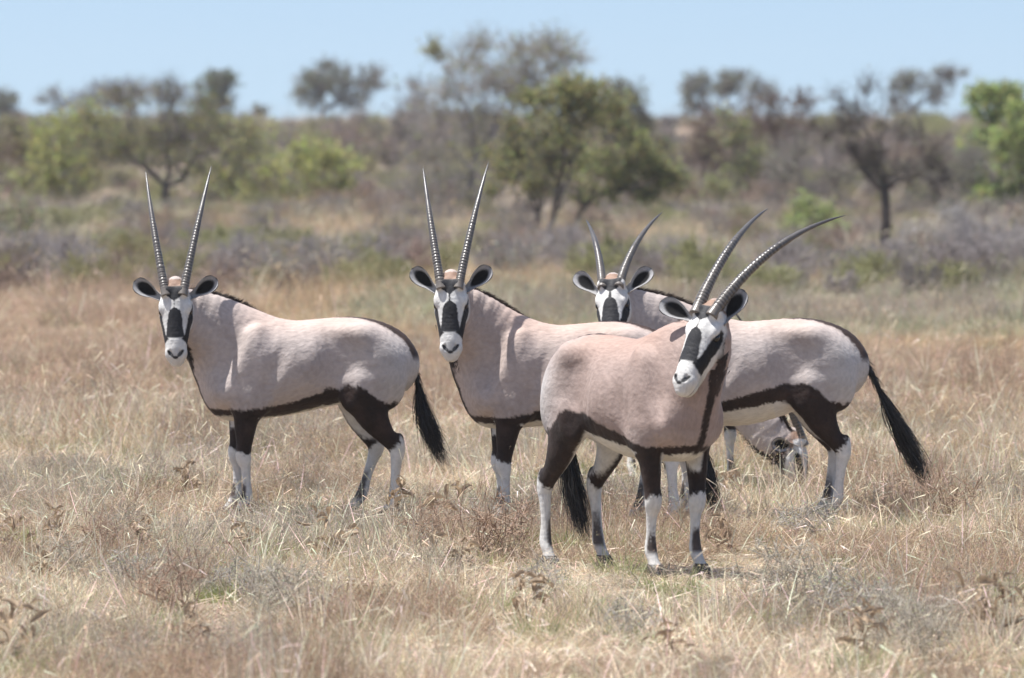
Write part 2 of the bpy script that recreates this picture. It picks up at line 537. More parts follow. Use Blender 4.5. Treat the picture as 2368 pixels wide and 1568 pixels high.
    for s in (1, -1):
        prims.append(Blob(hp(0.085, s * 0.068, -0.036), (0.040, 0.026, 0.026), Hm, 0.02, part='head'))     # brow
        prims.append(Blob(hp(0.125, s * 0.060, -0.115), (0.065, 0.030, 0.05), Hm, 0.03, part='head'))      # cheek
        prims.append(Blob(hp(0.350, s * 0.036, -0.062), (0.032, 0.025, 0.030), Hm, 0.015, part='head'))    # nostril wing
        prims.append(Blob(hp(0.002, s * 0.047, -0.010), (0.036, 0.034, 0.036), Hm, 0.02, part='head'))     # horn boss
        prims.append(Blob(hp(0.122, s * 0.094, -0.060), (0.024, 0.012, 0.018), Hm, 0.015, -1, part='head'))  # eye socket
        prims.append(Blob(hp(0.355, s * 0.030, -0.022), (0.018, 0.008, 0.012), Hm, 0.008, -1, part='head'))
        prims.append(Blob(hp(0.345, s * 0.055, -0.104), (0.06, 0.014, 0.005), Hm, 0.008, -1, part='head'))    # mouth corner
    for p in prims:
        if isinstance(p, Blob) and p.part == 'trunk' and not np.allclose(p.M, np.eye(3)):
            pass
    allb = [bbox(p, q) for p in prims if getattr(p, 'sign', 1) > 0 for q in p.seg]
    lo = np.min([b[0] for b in allb], 0); hi = np.max([b[1] for b in allb], 0)
    D, ax = sdf_grid(prims, lo, hi, grid)
    V, Q = surface_net(D, ax, grid)
    # finer skin on the head
    hl = (V - ho) @ Hm.T
    near = (hl[:, 0] > -0.07) & (hl[:, 0] < 0.46) & (np.abs(hl[:, 1]) < 0.15) & (hl[:, 2] > -0.20) & (hl[:, 2] < 0.1)
    me = np_mesh('tmp', V, Q)
    bm = bmesh.new(); bm.from_mesh(me); bpy.data.meshes.remove(me)
    bm.verts.ensure_lookup_table()
    es = [e for e in bm.edges if near[e.verts[0].index] and near[e.verts[1].index]]
    bmesh.ops.subdivide_edges(bm, edges=es, cuts=1, use_grid_fill=True)
    bmesh.ops.triangulate(bm, faces=[f for f in bm.faces if len(f.verts) > 4])
    me = bpy.data.meshes.new(name + '_body'); bm.to_mesh(me); bm.free()
    V = np.zeros(len(me.vertices) * 3, np.float32); me.vertices.foreach_get('co', V); V = V.reshape(-1, 3).astype(float)
    # settle the vertices on the skin
    hl = (V - ho) @ Hm.T
    for it, who in enumerate((np.arange(len(V)), np.nonzero((hl[:, 0] > -0.08) & (np.abs(hl[:, 1]) < 0.16) & (hl[:, 2] > -0.22))[0])):
        e = 0.002
        W = V[who]
        d0 = sdf_pts(prims, W)
        g = np.stack([sdf_pts(prims, W + e * np.eye(3)[i]) - d0 for i in range(3)], 1) / e
        gg = np.maximum((g * g).sum(1), 0.05)
        V[who] = W - np.clip(d0 / gg, -0.006, 0.006)[:, None] * g
    # ---- coat
    d0, pd = sdf_pts(prims, V, ['trunk', 'neck', 'head', 'fl', 'fr', 'hl', 'hr'])
    names = ['trunk', 'neck', 'head', 'fl', 'fr', 'hl', 'hr']
    A = np.stack([pd[k] for k in names], 1)
    w1 = vnoise(V, 34, seed) - 0.5; w2 = vnoise(V, 9, seed + 3) - 0.5; w3 = vnoise(V, 120, seed + 5) - 0.5
    wob = w1 * 0.018 + w2 * 0.022 + w3 * 0.026
    dk = (0.75 + 1.1 * vnoise(V, 16, seed + 8) ** 2 + 0.5 * w3)[:, None]
    x, y, z = V.T
    C = np.tile(FAWN, (len(V), 1))
    C = C * (1 + 0.10 * w2[:, None]) * np.array(tone)
    def put(m, col):
        nonlocal C
        m = np.clip(m, 0, 1)[:, None]
        col = np.asarray(col)
        if col.max() < 0.06: col = col * dk
        C = C * (1 - m) + col * m
    back = sstep(0.98, 1.16, z) * sstep(0.55, 0.2, x)
    put(back * 0.6, FAWN * np.array((1.10, 0.93, 0.83)) * np.array(tone))
    put(sstep(-0.34, -0.52, x) * sstep(0.62, 0.72, z) * sstep(1.06, 0.90, z) * 0.8, (0.55, 0.53, 0.515))
    put(sstep(-0.18, -0.40, x) * sstep(0.62, 0.72, z) * 0.25, (0.55, 0.53, 0.515))
    put(sstep(-0.02, 0.0, 0.70 - z) * sstep(0.1, 0.3, x) * 0.25, FAWN * 0.9)
    # flank band and belly, running round the brisket
    zt = np.interp(x, [-0.46, -0.38, -0.31, -0.26, -0.21, -0.16, -0.12, 0.0, 0.12, 0.25, 0.36, 0.45, 0.60], [.60, .67, .735, .748, .728, .742, .728, .690, .655, .628, .614, .618, .63]) + wob * 0.6 + band * sstep(0.45, 0.15, x) + 0.008
    zb = np.interp(x, [-0.45, -0.30, -0.25, -0.12, 0.0, 0.12, 0.25, 0.36, 0.45, 0.60], [.50, .66, .675, .640, .612, .590, .578, .575, .583, .60]) + wob * 0.6 + band * sstep(0.45, 0.15, x) + 0.006
    e = 0.006
    tr = (A[:, 0] < A[:, 1] + 0.10) * (x > -0.45)
    put(sstep(-e, e, zt - z) * tr, DARK)
    put(sstep(-e, e, zb - z) * tr, WHITE * np.array((0.98, 0.96, 0.90)))
    # throat and breast stripe
    mid = sstep(0.027, 0.016, np.abs(y) / stripe + wob * 0.4) * sstep(0.44, 0.50, x) * (z < 1.0) * sstep(0.58, 0.60, z) * (A[:, 0] < A[:, 1] + 0.03)
    put(mid, DARK)
    # neck, by its own coordinates
    nt_ = np.zeros(len(V)); nu = np.zeros(len(V)); nn = np.zeros(len(V)); best = np.full(len(V), 9.0)
    for q in neck.seg:
        l, u_ = bbox(neck, q)
        m = np.nonzero(np.all((V > l) & (V < u_), 1))[0]
        if len(m):
            dd, tt, uu, n2 = neck.f(q, V[m, 0], V[m, 1], V[m, 2], True)
            b_ = dd < best[m]; mm = m[b_]
            best[mm] = dd[b_]; nt_[mm] = tt[b_]; nu[mm] = uu[b_]; nn[mm] = n2[b_]
    neckish = (best < 0.03) * (A[:, 2] > -0.01)
    sw = np.interp(nt_, [0, 0.4, 0.7, 0.9, 1], [0.020, 0.024, 0.032, 0.046, 0.055]) * stripe
    put(sstep(sw + 0.006, sw - 0.006, np.abs(nu) + wob * 0.5) * (nn < 0) * neckish * sstep(0.22, 0.30, nt_), DARK)
    put(sstep(0.86, 0.97, nt_) * (nn > 0) * (best < 0.03) * 0.8, FAWN * np.array((0.66, 0.50, 0.40)))
    put(sstep(0.016, 0.007, np.abs(nu)) * (nn > 0) * neckish * (nt_ > 0.12), DARK * 2)
    # dorsal stripe over the croup, widening to the tail; thin line along the withers
    dw = np.interp(x, [-0.60, -0.52, -0.42, -0.30, -0.20, -0.16, 0.0], [0.085, 0.075, 0.058, 0.040, 0.020, -0.01, -0.01])
    put(sstep(dw + 0.008, dw - 0.008, np.abs(y) + wob * 0.5) * (z > 0.9) * (x < -0.1) * sstep(0.88, 0.94, z), DARK * 1.6)
    put(sstep(0.013, 0.006, np.abs(y)) * (z > 1.1) * sstep(0.08, 0.14, x) * (A[:, 0] < 0.02), DARK * 2.5)
    # legs
    for key in ('fl', 'fr'):
        c = LEG[key]; s = 1 if key[1] == 'l' else -1
        k_ = names.index(key)
        m = (A[:, k_] < 0.012) & (A[:, k_] <= A[:, [1, 2]].min(1)) & (x > 0.1) & (z < 0.66) & (y * s > -0.02)
        cx = np.interp(z, c.P[::-1, 2], c.P[::-1, 0]); cy = np.interp(z, c.P[::-1, 2], c.P[::-1, 1])
        outer = (y - cy) * s; fwd = x - cx
        put(m * sstep(-e, e, 0.600 - z + wob), DARK)
        put(m * sstep(0.035, 0.015, -outer - 0.02) * 0, WHITE)
        put(m * sstep(0.0, 0.018, -outer - 0.010 + wob * .3) * sstep(0.50, 0.53, z + wob) * sstep(-0.02, 0.01, fwd + 0.02), WHITE * 0.95)
        put(m * sstep(-e, e, 0.385 + wob * 0.9 + fwd * 0.3 - z), WHITE)
        put(m * sstep(-0.002, 0.010, fwd + wob * .2 - 0.004) * sstep(0.10, 0.13, z) * sstep(0.24, 0.19, z + wob * 2) * 0.95, DARK * 1.5)
        put(m * sstep(0.11, 0.09, z + wob * .5) * 0.45, (0.42, 0.39, 0.36))
    for key in ('hl', 'hr'):
        c = LEG[key]; s = 1 if key[1] == 'l' else -1
        cx = np.interp(z, c.P[::-1, 2], c.P[::-1, 0]); cy = np.interp(z, c.P[::-1, 2], c.P[::-1, 1])
        fwd = x - cx; outer = (y - cy) * s
        m = (x < -0.1 + max(0, legs.get(key, (0,))[0])) & (z < 0.80) & (y * s > -0.005) & (np.abs(fwd) < 0.25)
        ztop = np.interp(fwd, [-0.25, -0.16, -0.06, 0.03, 0.10, 0.15], [0.655, 0.665, 0.69, 0.755, 0.775, 0.745])
        put(m * sstep(-0.008, 0.008, ztop + wob * 1.2 - z), DARK)
        inner = m * (z < 0.73) * sstep(0.0, 0.02, -outer - 0.022 + wob * .4 + 0.3 * np.maximum(0, fwd - 0.02)) * sstep(0.44, 0.48, z + wob)
        inner = inner * np.where(z > zb - 0.005, sstep(0.11, 0.05, fwd), 1.0)
        put(inner, WHITE * 0.95)
        put(m * sstep(-e, e, 0.415 + wob - 0.6 * fwd - z), WHITE)
        put(m * sstep(0.0, 0.012, fwd * 0.6 - outer * 0.7 + wob * .3 - 0.006) * sstep(0.09, 0.12, z) * sstep(0.30, 0.20, z + wob * 2) * 0.9, DARK * 1.5)
        put(m * sstep(0.11, 0.09, z + wob * .5) * 0.45, (0.42, 0.39, 0.36))
    # head
    hl = (V - ho) @ Hm.T
    mh = (A[:, 2] < 0.012) & (hl[:, 0] > -0.07)
    Ch = paint_head(hl[:, 0], hl[:, 1], hl[:, 2], (w1 + w3) * 1.6, face)
    wh = sstep(0.012, -0.002, A[:, 2] - np.minimum(best, 0.05) * 0.3) * mh
    C = C * (1 - wh[:, None]) + Ch * wh[:, None]
    me.vertices.foreach_set('co', V.astype(np.float32).ravel())
    ca = me.color_attributes.new('coat', 'FLOAT_COLOR', 'POINT')
    cc = np.ones((len(V), 4), np.float32); cc[:, :3] = np.clip(C, 0.004, 0.9)
    ca.data.foreach_set('color', cc.ravel())
    me.polygons.foreach_set('use_smooth', np.ones(len(me.polygons), bool))
    me.update()
    body = link_mesh('body', me, M['coat'], root)
    # ---- horns
    hn = dict(length=0.82, lean0=12, lean1=36, spread0=9, spread1=10, r=0.0245)
    hn.update(horn or {})
    for s in (1, -1):
        link_mesh('horn', horn_mesh(hp(0.0, s * 0.047, 0.005), hd, s, hn, s), M['horn'], root)
        # ears
        er = dict(up=0.50, back=0.12, open_out=0.35, length=0.205)
        er.update(ear or {})
        ua = er.get('up_l', er['up']) if s > 0 else er.get('up_r', er['up'])
        axis = hd(-ua, s * 0.9, -er['back']); op = hd(0, s * er['open_out'], 1.0)
        sk = '_l' if s > 0 else '_r'
        ea = er.get('axis' + sk, er.get('axis')); eo = er.get('open' + sk, er.get('open'))
        if ea: axis = hd(ea[0], s * ea[1], ea[2]); op = hd(eo[0], s * eo[1], eo[2])
        axis = axis / np.linalg.norm(axis)
        link_mesh('ear', ear_mesh(hp(0.035, s * 0.074, -0.055), axis, op, er['length'], rs), M['ear'], root)
        link_mesh('eye', eye_mesh(hp(0.108, s * 0.081, -0.055), 0.0205, Hm), M['eye'], root)
    # ---- hooves
    for key in ('fl', 'fr', 'hl', 'hr'):
        c = LEG[key]
        link_mesh('hoof', hoof_mesh(c.P[-1]), M['hoof'], root)
    # ---- tail
    tp = np.array(tail if tail is not None else [(-0.575, 0, 0.985), (-0.625, 0, 0.90), (-0.645, 0, 0.78), (-0.665, 0, 0.62), (-0.71, 0, 0.38)])
    dock, tuft = tail_mesh(tp, rs)
    dk_o = link_mesh('tail', dock, M['hair'], root)
    link_mesh('tail_tuft', tuft, M['hair'], dk_o)
    # ---- mane: short stiff hair down the back of the neck
    pts = []
    for t in np.linspace(0.18, 0.98, 300):
        j = t * (len(neck.P) - 1); i = int(j); g = j - i
        i = min(i, len(neck.seg) - 1)
        q = neck.seg[i]
        p = neck.P[i] * (1 - g) + neck.P[i + 1] * g
        b = neck.B[i] * (1 - g) + neck.B[i + 1] * g
        pts.append((p + q[4] * b * 0.985, q[4], q[1]))
    link_mesh('mane', mane_mesh(pts, rs), M['mane'], root)
    pts = []
    for t in np.linspace(0.26, 0.90, 230):
        j = t * (len(neck.P) - 1); i = min(int(j), len(neck.seg) - 1); g = j - i
        q = neck.seg[i]
        p = neck.P[i] * (1 - g) + neck.P[i + 1] * g
        b = neck.B[i] * (1 - g) + neck.B[i + 1] * g
        pts.append((p - q[4] * b * 0.985, -q[4], q[1]))
    link_mesh('throat_fringe', mane_mesh(pts, rs, 0.022, 0.62), M['hair'], root)
    return root

def frame_sweep(P):
    T = np.gradient(P, axis=0); T /= np.linalg.norm(T, axis=1)[:, None]
    u = np.cross(T[0], (0.3, 0.5, 0.8)); u /= np.linalg.norm(u)
    U = []
    for t in T:
        u = u - t * (u @ t); u /= np.linalg.norm(u); U.append(u)
    U = np.array(U)
    return T, U, np.cross(T, U)

def tube(P, rad, ns=8, cap=True):
    P = np.asarray(P, float); rad = np.asarray(rad, float)
    T, U, W = frame_sweep(P)
    th = np.arange(ns) * 2 * math.pi / ns
    V = (P[:, None] + rad[:, None, None] * (np.cos(th)[None, :, None] * U[:, None] + np.sin(th)[None, :, None] * W[:, None])).reshape(-1, 3)
    i = np.arange(len(P) - 1)[:, None] * ns; j = np.arange(ns)[None]; k = (j + 1) % ns
    F = np.stack([i + j, i + k, i + ns + k, i + ns + j], -1).reshape(-1, 4)
    Fs = [F]
    if cap:
        V = np.vstack([V, P[0], P[-1]])
        b = len(P) * ns
        jj = np.arange(ns); kk = (jj + 1) % ns
        Fs.append(np.vstack([np.stack([np.full(ns, b), kk, jj], 1), np.stack([np.full(ns, b + 1), (len(P) - 1) * ns + jj, (len(P) - 1) * ns + kk], 1)]))
    return V, Fs

def horn_mesh(base, hd, s, hn, sd):
    n = 230
    L = hn['length'] * (1 + 0.015 * s)
    t = np.linspace(0, 1, n)
    P = [np.array(base, float) - hd(-1, 0, 0) * 0.03]
    for i in range(1, n):
        lean = R(hn['lean0'] + (hn['lean1'] - hn['lean0']) * t[i] ** hn.get('pow', 1.0))
        spr = R(hn['spread0'] + (hn['spread1'] - hn['spread0']) * t[i])
        v = hd(-math.cos(lean) * math.cos(spr), s * math.sin(spr), -math.sin(lean) * math.cos(spr))
        P.append(P[-1] + v * (L + 0.03) / (n - 1))
    P = np.array(P)
    r = hn['r'] * (1 - t) ** 0.62 * (1 + 0.12 * np.exp(-t * 25)) + 0.0012
    r = r * np.interp(t, [0, .5, .9, 1], [1, 1.0, 0.85, 0.6])
    rings = 30
    env = sstep(0.03, 0.07, t) * (1 - sstep(0.50, 0.68, t))
    hr_ = np.random.default_rng(int(abs(base[0]) * 1e5) % 9973 + (s + 1))
    ph = (t / 0.64) ** 0.92 * rings
    wear = np.interp(ph, np.arange(0, rings + 8), 0.55 + 0.75 * hr_.random(rings + 8))
    ph = ph + np.interp(ph, np.arange(0, rings + 8), hr_.normal(size=rings + 8) * 0.16)
    tri = np.abs((ph % 1.0) - 0.5) * 2
    r = r * (1 + env * 0.17 * wear * (tri ** 0.6 - 0.5)) * (1 + 0.02 * np.interp(t, np.linspace(0, 1, 24), hr_.normal(size=24)))
    V, F = tube(P, r, 14)
    dark = np.repeat(env * (1 - tri) ** 1.5, 14); dark = np.concatenate([dark, [0, 0]])
    tt = np.concatenate([np.repeat(t, 14), [0, 1]])
    base_c = np.array((0.165, 0.145, 0.125)); tip = np.array((0.065, 0.063, 0.064))
    C = base_c * (1 - tt[:, None] ** 0.8) + tip * tt[:, None] ** 0.8
    C = C * (1 - 0.72 * dark[:, None])
    return np_mesh('horn', V, F, True, C)

def ear_mesh(base, axis, opening, L, rs):
    ax_ = axis / np.linalg.norm(axis)
    op = opening - ax_ * (opening @ ax_); op /= np.linalg.norm(op)
    w = np.cross(op, ax_)
    nu, nv = 22, 17
    u = np.linspace(0, 1, nu); v = np.linspace(-1, 1, nv)
    hw = np.interp(u, [0, .12, .30, .45, .62, .78, .90, .97, 1], [.017, .018, .023, .036, .045, .046, .037, .021, .005])
    cup = np.interp(u, [0, .15, .35, .6, .85, 1], [2.4, 2.0, 1.30, 1.0, .80, .5])       # half angle of the arc
    V = []; C = []
    for lay in (0, 1):
        for i in range(nu):
            for j in range(nv):
                a = v[j] * cup[i]
                rad = hw[i] / max(math.sin(min(cup[i], 1.57)), 0.2)
                sx = rad * math.sin(a); dep = rad * (1 - math.cos(a))
                th = 0.0035 if lay else 0.0
                nrm = -op * math.cos(a) + w * math.sin(a)
                p = base + ax_ * (u[i] * L) + w * sx + op * (dep - 0.018 + 0.030 * u[i] ** 2) + nrm * th
                V.append(p)
                e = abs(v[j])
                if lay == 0:
                    g = 1.0
                    cen = 1 - sstep(0.85, 1.15, math.hypot((u[i] - 0.57) / 0.32, (v[j] + 0.04) / 0.66))
                    col = np.array((0.34, 0.335, 0.335)) * (1 - cen) + np.array((0.010, 0.0095, 0.010)) * cen
                    rim = sstep(0.93, 0.99, max(e, u[i] * 0.985 + 0.0)) * sstep(0.60, 0.80, u[i])
                    col = col * (1 - rim) + BLACK * rim
                else:
                    col = np.array((0.34, 0.31, 0.285)); tipb = max(sstep(0.82, 0.92, u[i]), sstep(0.86, 0.97, e) * sstep(0.3, 0.5, u[i]))
                    col = col * (1 - tipb) + BLACK * tipb
                C.append(col)
    V = np.array(V); C = np.array(C)
    F = []
    m = nu * nv
    for i in range(nu - 1):
        for j in range(nv - 1):
            a = i * nv + j
            F.append((a, a + 1, a + nv + 1, a + nv)); F.append((m + a, m + a + nv, m + a + nv + 1, m + a + 1))
    for i in range(nu - 1):
        for j, s in ((0, 1), (nv - 1, -1)):
            a = i * nv + j; q = (a, a + nv, m + a + nv, m + a)
            F.append(q if s > 0 else q[::-1])
    for j in range(nv - 1):
        a = (nu - 1) * nv + j; F.append((a, a + 1, m + a + 1, m + a))
        a = j; F.append((a + 1, a, m + a, m + a + 1))
    return np_mesh('ear', V, np.array(F), True, C)

def eye_mesh(c, r, Hm):
    bm = bmesh.new()
    bmesh.ops.create_uvsphere(bm, u_segments=18, v_segments=12, radius=r)
    for v in bm.verts:
        p = np.array(v.co) * np.array((1.15, 0.75, 0.9))
        v.co = Vector(c + p @ Hm)
    for f in bm.faces: f.smooth = True
    me = bpy.data.meshes.new('eye'); bm.to_mesh(me); bm.free()
    return me

def hoof_mesh(p):
    # a cloven hoof: outline rings from the coronet to the sole, with a cleft in front
    ns = 28
    th = np.arange(ns) * 2 * math.pi / ns
    V = []
    for z, a, b, fx, cl in ((0.062, .034, .037, -0.004, .10), (0.045, .038, .044, 0.004, .22), (0.02, .042, .055, 0.016, .34), (0.001, .043, .060, 0.022, .38)):
        rr = 1 - cl * np.exp(-((th) / 0.22) ** 2) - cl * np.exp(-((th - 2 * math.pi) / 0.22) ** 2) - 0.4 * cl * np.exp(-((th - math.pi) / 0.25) ** 2)
        V.append(np.stack([p[0] + fx + b * np.cos(th) * rr, p[1] + a * np.sin(th), np.full(ns, z)], 1))
    V = np.vstack(V + [np.array([[p[0], p[1], 0.066], [p[0] + 0.02, p[1], 0.001]])])
    F = []; T = []
    for i in range(3):
        for j in range(ns):
            k = (j + 1) % ns
            F.append((i * ns + k, i * ns + j, (i + 1) * ns + j, (i + 1) * ns + k))
    for j in range(ns):
        k = (j + 1) % ns
        T.append((4 * ns, j, k)); T.append((4 * ns + 1, 3 * ns + k, 3 * ns + j))
    return np_mesh('hoof', V, [np.array(F), np.array(T)], True)

def ribbons(starts, dirs, lens, width, curl, rs, nseg=4):
    """thin tapering ribbons of hair"""
    n = len(starts)
    V = np.zeros((n, nseg + 1, 2, 3)); 
    p = starts.copy(); dr = dirs / np.linalg.norm(dirs, axis=1)[:, None]
    sd = np.cross(dr, rs.normal(size=(n, 3))); sd /= np.linalg.norm(sd, axis=1)[:, None]
    for i in range(nseg + 1):
        w = width * (1 - (i / nseg) ** 1.5 * 0.85)
        V[:, i, 0] = p - sd * w[:, None] * 0.5; V[:, i, 1] = p + sd * w[:, None] * 0.5
        p = p + dr * (lens / nseg)[:, None]
        dr = dr + curl; dr /= np.linalg.norm(dr, axis=1)[:, None]
    b = (np.arange(n) * (nseg + 1) * 2)[:, None]
    i = (np.arange(nseg) * 2)[None]
    F = np.stack([b + i, b + i + 1, b + i + 3, b + i + 2], -1).reshape(-1, 4)
    return V.reshape(-1, 3), F

def tail_mesh(tp, rs):
    P = catmull(tp, 8)
    m = len(P)
    L = np.concatenate([[0], np.cumsum(np.linalg.norm(np.diff(P, axis=0), axis=1))]); t = L / L[-1]
    k = int(np.searchsorted(t, 0.62))
    rad = np.interp(t[:k], [0, .1, .4, .62], [.034, .020, .012, .007])
    V0, F0 = tube(P[:k], rad, 10)
    T, U, W = frame_sweep(P)
    n = 1000
    tt = 0.34 + 0.32 * rs.random(n) ** 0.8
    short = rs.random(n) < 0.22
    tt[short] = 0.05 + 0.40 * rs.random(short.sum())
    idx = np.interp(tt, t, np.arange(m)); i = np.minimum(idx.astype(int), m - 2); g = idx - i
    p = P[i] * (1 - g)[:, None] + P[i + 1] * g[:, None]
    th = rs.random(n) * 2 * math.pi
    rad_ = np.interp(tt, [0, .1, .4, .66], [.030, .022, .014, .008])
    off = (np.cos(th)[:, None] * U[i] + np.sin(th)[:, None] * W[i])
    st = p + off * rad_[:, None] * 0.8
    # each hair follows the path with a little flare
    nseg = 7
    ln = np.where(short, 0.07, (1.0 - tt) * (0.50 + 0.62 * rs.random(n)))
    V = np.zeros((n, nseg + 1, 2, 3))
    flare = (0.004 + 0.046 * rs.random(n) ** 1.3) * np.where(short, 0.3, 1)
    sdv = np.cross(T[i], rs.normal(size=(n, 3))); sdv /= np.linalg.norm(sdv, axis=1)[:, None]
    wv = 0.0022 + 0.0022 * rs.random(n)
    wav = rs.normal(size=(n, 3)) * np.where(rs.random((n, 1)) < 0.12, 0.045, 0.014)
    for s in range(nseg + 1):
        q = s / nseg
        ti = np.clip(tt + ln * q, 0, 1.12)
        ix = np.interp(np.minimum(ti, 1), t, np.arange(m)); a = np.minimum(ix.astype(int), m - 2); g = ix - a
        c = P[a] * (1 - g)[:, None] + P[a + 1] * g[:, None] + T[-1] * (np.maximum(ti - 1, 0) * L[-1])[:, None]
        c = c + off * (rad_ * 0.8 + flare * math.sin(q * 2.6))[:, None] + wav * q * q
        w = wv * (1 - 0.8 * q ** 2)
        V[:, s, 0] = c - sdv * w[:, None] * .5; V[:, s, 1] = c + sdv * w[:, None] * .5
    b = (np.arange(n) * (nseg + 1) * 2)[:, None]; ii = (np.arange(nseg) * 2)[None]
    F1 = np.stack([b + ii, b + ii + 1, b + ii + 3, b + ii + 2], -1).reshape(-1, 4)
    return np_mesh('tail', V0, F0, True), np_mesh('tail_tuft', V.reshape(-1, 3), F1, True)

def mane_mesh(pts, rs, wid=0.006, lay=0.8):
    st = []; dr = []; 
    for p, nrm, axv in pts:
        sdv = np.cross(nrm, axv)
        for k in range(5):
            st.append(p + sdv * rs.normal() * wid + axv * rs.normal() * .004); dr.append(nrm * lay - axv * 0.75 + rs.normal(size=3) * 0.22)
    st = np.array(st); dr = np.array(dr)
    n = len(st)
    V, F = ribbons(st, dr, 0.024 + 0.020 * rs.random(n), np.full(n, 0.004), np.zeros(3), rs, 2)
    return np_mesh('mane', V, F, True)

M = {}
M['coat'] = coat_material()
M['horn'] = attr_material('ringed_horn', 0.32, 0.55, 0.25, 30)
M['ear'] = attr_material('ear_hair', 0.8, 0.15, 0.25, 120)
M['eye'] = plain_material('dark_eye', (0.008, 0.006, 0.005), (0.016, 0.010, 0.007), 0.12, 0.5, 20)
M['hoof'] = plain_material('hoof_horn', (0.02, 0.018, 0.016), (0.06, 0.05, 0.045), 0.5, 0.3, 60)
M['hair'] = plain_material('black_tail_hair', (0.008, 0.0075, 0.008), (0.022, 0.019, 0.018), 0.42, 0.35, 60)
M['mane'] = plain_material('dark_mane_hair', (0.030, 0.022, 0.018), (0.075, 0.052, 0.040), 0.6, 0.2, 60)

V3 = lambda *a: np.array(a, float)
def make_herd():
    PI = math.pi
    # facing left, broadside, faces turned to the vehicle
    make_oryx('oryx', 'oryx standing apart from the others with tall slender horns held upright', 702, 39.75,
              (403, 672), 39.42, V3(0.02, -0.22, -0.97), V3(-0.06, -0.95, 0.2), PI + R(6), 1.0,
              legs=dict(fr=(0.02, 0, 0), fl=(-0.035, 0.02, 0), hl=(-0.03, 0, 0), hr=(0.17, -0.0, 0)),
              horn=dict(length=0.83, lean0=8, lean1=30, spread0=11, spread1=8), ear=dict(up=0.60, back=0.10, length=0.195),
              tail=[(-0.555, 0, 1.01), (-0.618, 0.01, 0.90), (-0.655, 0.01, 0.76), (-0.685, 0.02, 0.60), (-0.785, 0.03, 0.34)], seed=1, face=(0.96, 3.0, 0.0), tone=(1.03, 1.03, 1.03))
    make_oryx('oryx', 'oryx with its rump hidden behind another one, white face between upright horns', 1311, 38.8,
              (1040, 656), 38.45, V3(0.0, -0.24, -0.97), V3(-0.10, -0.95, 0.2), PI + R(6), 1.0,
              legs=dict(fr=(0.0, 0, 0), fl=(0.0, 0.02, 0), hl=(-0.12, 0, 0), hr=(0.07, 0.0, 0)),
              horn=dict(length=0.80, lean0=8, lean1=30, spread0=10, spread1=9), ear=dict(up=0.86, back=0.10, length=0.20),
              tail=[(-0.565, 0, 1.0), (-0.60, 0.01, 0.88), (-0.65, 0.01, 0.70), (-0.72, 0.02, 0.48), (-0.83, 0.03, 0.10)], seed=2, belly=0.02, band=0.012, tone=(1.0, 0.95, 0.92), face=(1.0, -2.0, 0.001))
    make_oryx('oryx', 'oryx with its muzzle hidden behind the others and its long black tail streaming out', 1741, 39.55,
              (1412, 655), 39.25, V3(-0.03, -0.50, -0.87), V3(-0.20, -0.85, 0.5), PI + R(4), 1.0,
              legs=dict(fr=(0.02, 0, 0), fl=(-0.02, 0.02, 0), hl=(0.02, 0, 0), hr=(0.05, 0.0, 0)),
              horn=dict(length=0.72, lean0=16, lean1=38, spread0=7, spread1=20), ear=dict(up=0.90, back=0.10),
              tail=[(-0.555, 0, 1.01), (-0.635, 0.01, 0.90), (-0.715, 0.01, 0.75), (-0.81, 0.02, 0.56), (-0.97, 0.03, 0.24)], seed=3, belly=0.06, band=0.035, face=(1.06, -3.0, 0.006))
    make_oryx('oryx', 'oryx standing in front of the others, half turned, horns sweeping back', 1460, 34.85,
              (1632, 718), 34.3, V3(-0.38, -0.36, -0.85), V3(-0.48, -0.71, 0.51), -R(55), 1.035,
              legs=dict(fr=(-0.06, 0, 0), fl=(0.0, 0.0, 0), hr=(-0.08, 0, 0), hl=(0.05, 0.0, 0)),
              horn=dict(length=0.93, lean0=7, lean1=47, spread0=7, spread1=14, r=0.027), ear=dict(axis_r=(-0.18, 0.9, 0.30), open_r=(0, 0.25, 1.0), axis_l=(-0.95, 0.12, -0.10), open_l=(0.0, 0.7, 0.8)),
              tail=[(-0.565, 0, 1.0), (-0.61, 0.03, 0.88), (-0.615, 0.05, 0.72), (-0.61, 0.06, 0.50), (-0.53, 0.09, 0.17)], seed=4, belly=0.045, band=0.03, tone=(0.79, 0.695, 0.655), stripe=1.0)
    make_oryx('oryx', 'grazing oryx with its head down in the grass beneath the belly of another', 1580, 43.2,
              (1856, 1018), 42.55, V3(0.15, 0.05, -0.97), V3(0.98, 0.05, 0.15), -R(62), 0.93,
              legs=dict(fr=(0.0, 0, 0), fl=(0.10, 0.0, 0), hr=(-0.02, 0, 0), hl=(0.04, 0.0, 0)),
              horn=dict(length=0.98, lean0=10, lean1=28, spread0=5, spread1=6), ear=dict(axis=(-0.35, 0.45, -0.85), open=(0.1, 1.0, 0.3)),
              neck_ctrl=(0.62, 0.0, 0.86), seed=5)
make_herd()
# ------------------------------------------------------------------ ground: flat pan, then a low dune ridge
def ground_z(x, y):
    x = np.asarray(x, float); y = np.asarray(y, float)
    P = np.stack([np.broadcast_to(x, np.broadcast(x, y).shape).ravel(), np.broadcast_to(y, np.broadcast(x, y).shape).ravel()], 1)
    sh = np.broadcast(x, y).shape
    n1 = (vnoise(P, 0.018, 4) - 0.5).reshape(sh); n2 = (vnoise(P, 0.06, 9) - 0.5).reshape(sh)
    z = 2.65 * sstep(150, 405, y) + (n1 * 0.9 + n2 * 0.35) * sstep(110, 240, y)
    z = z - 9.0 * sstep(420, 700, y)
    return z

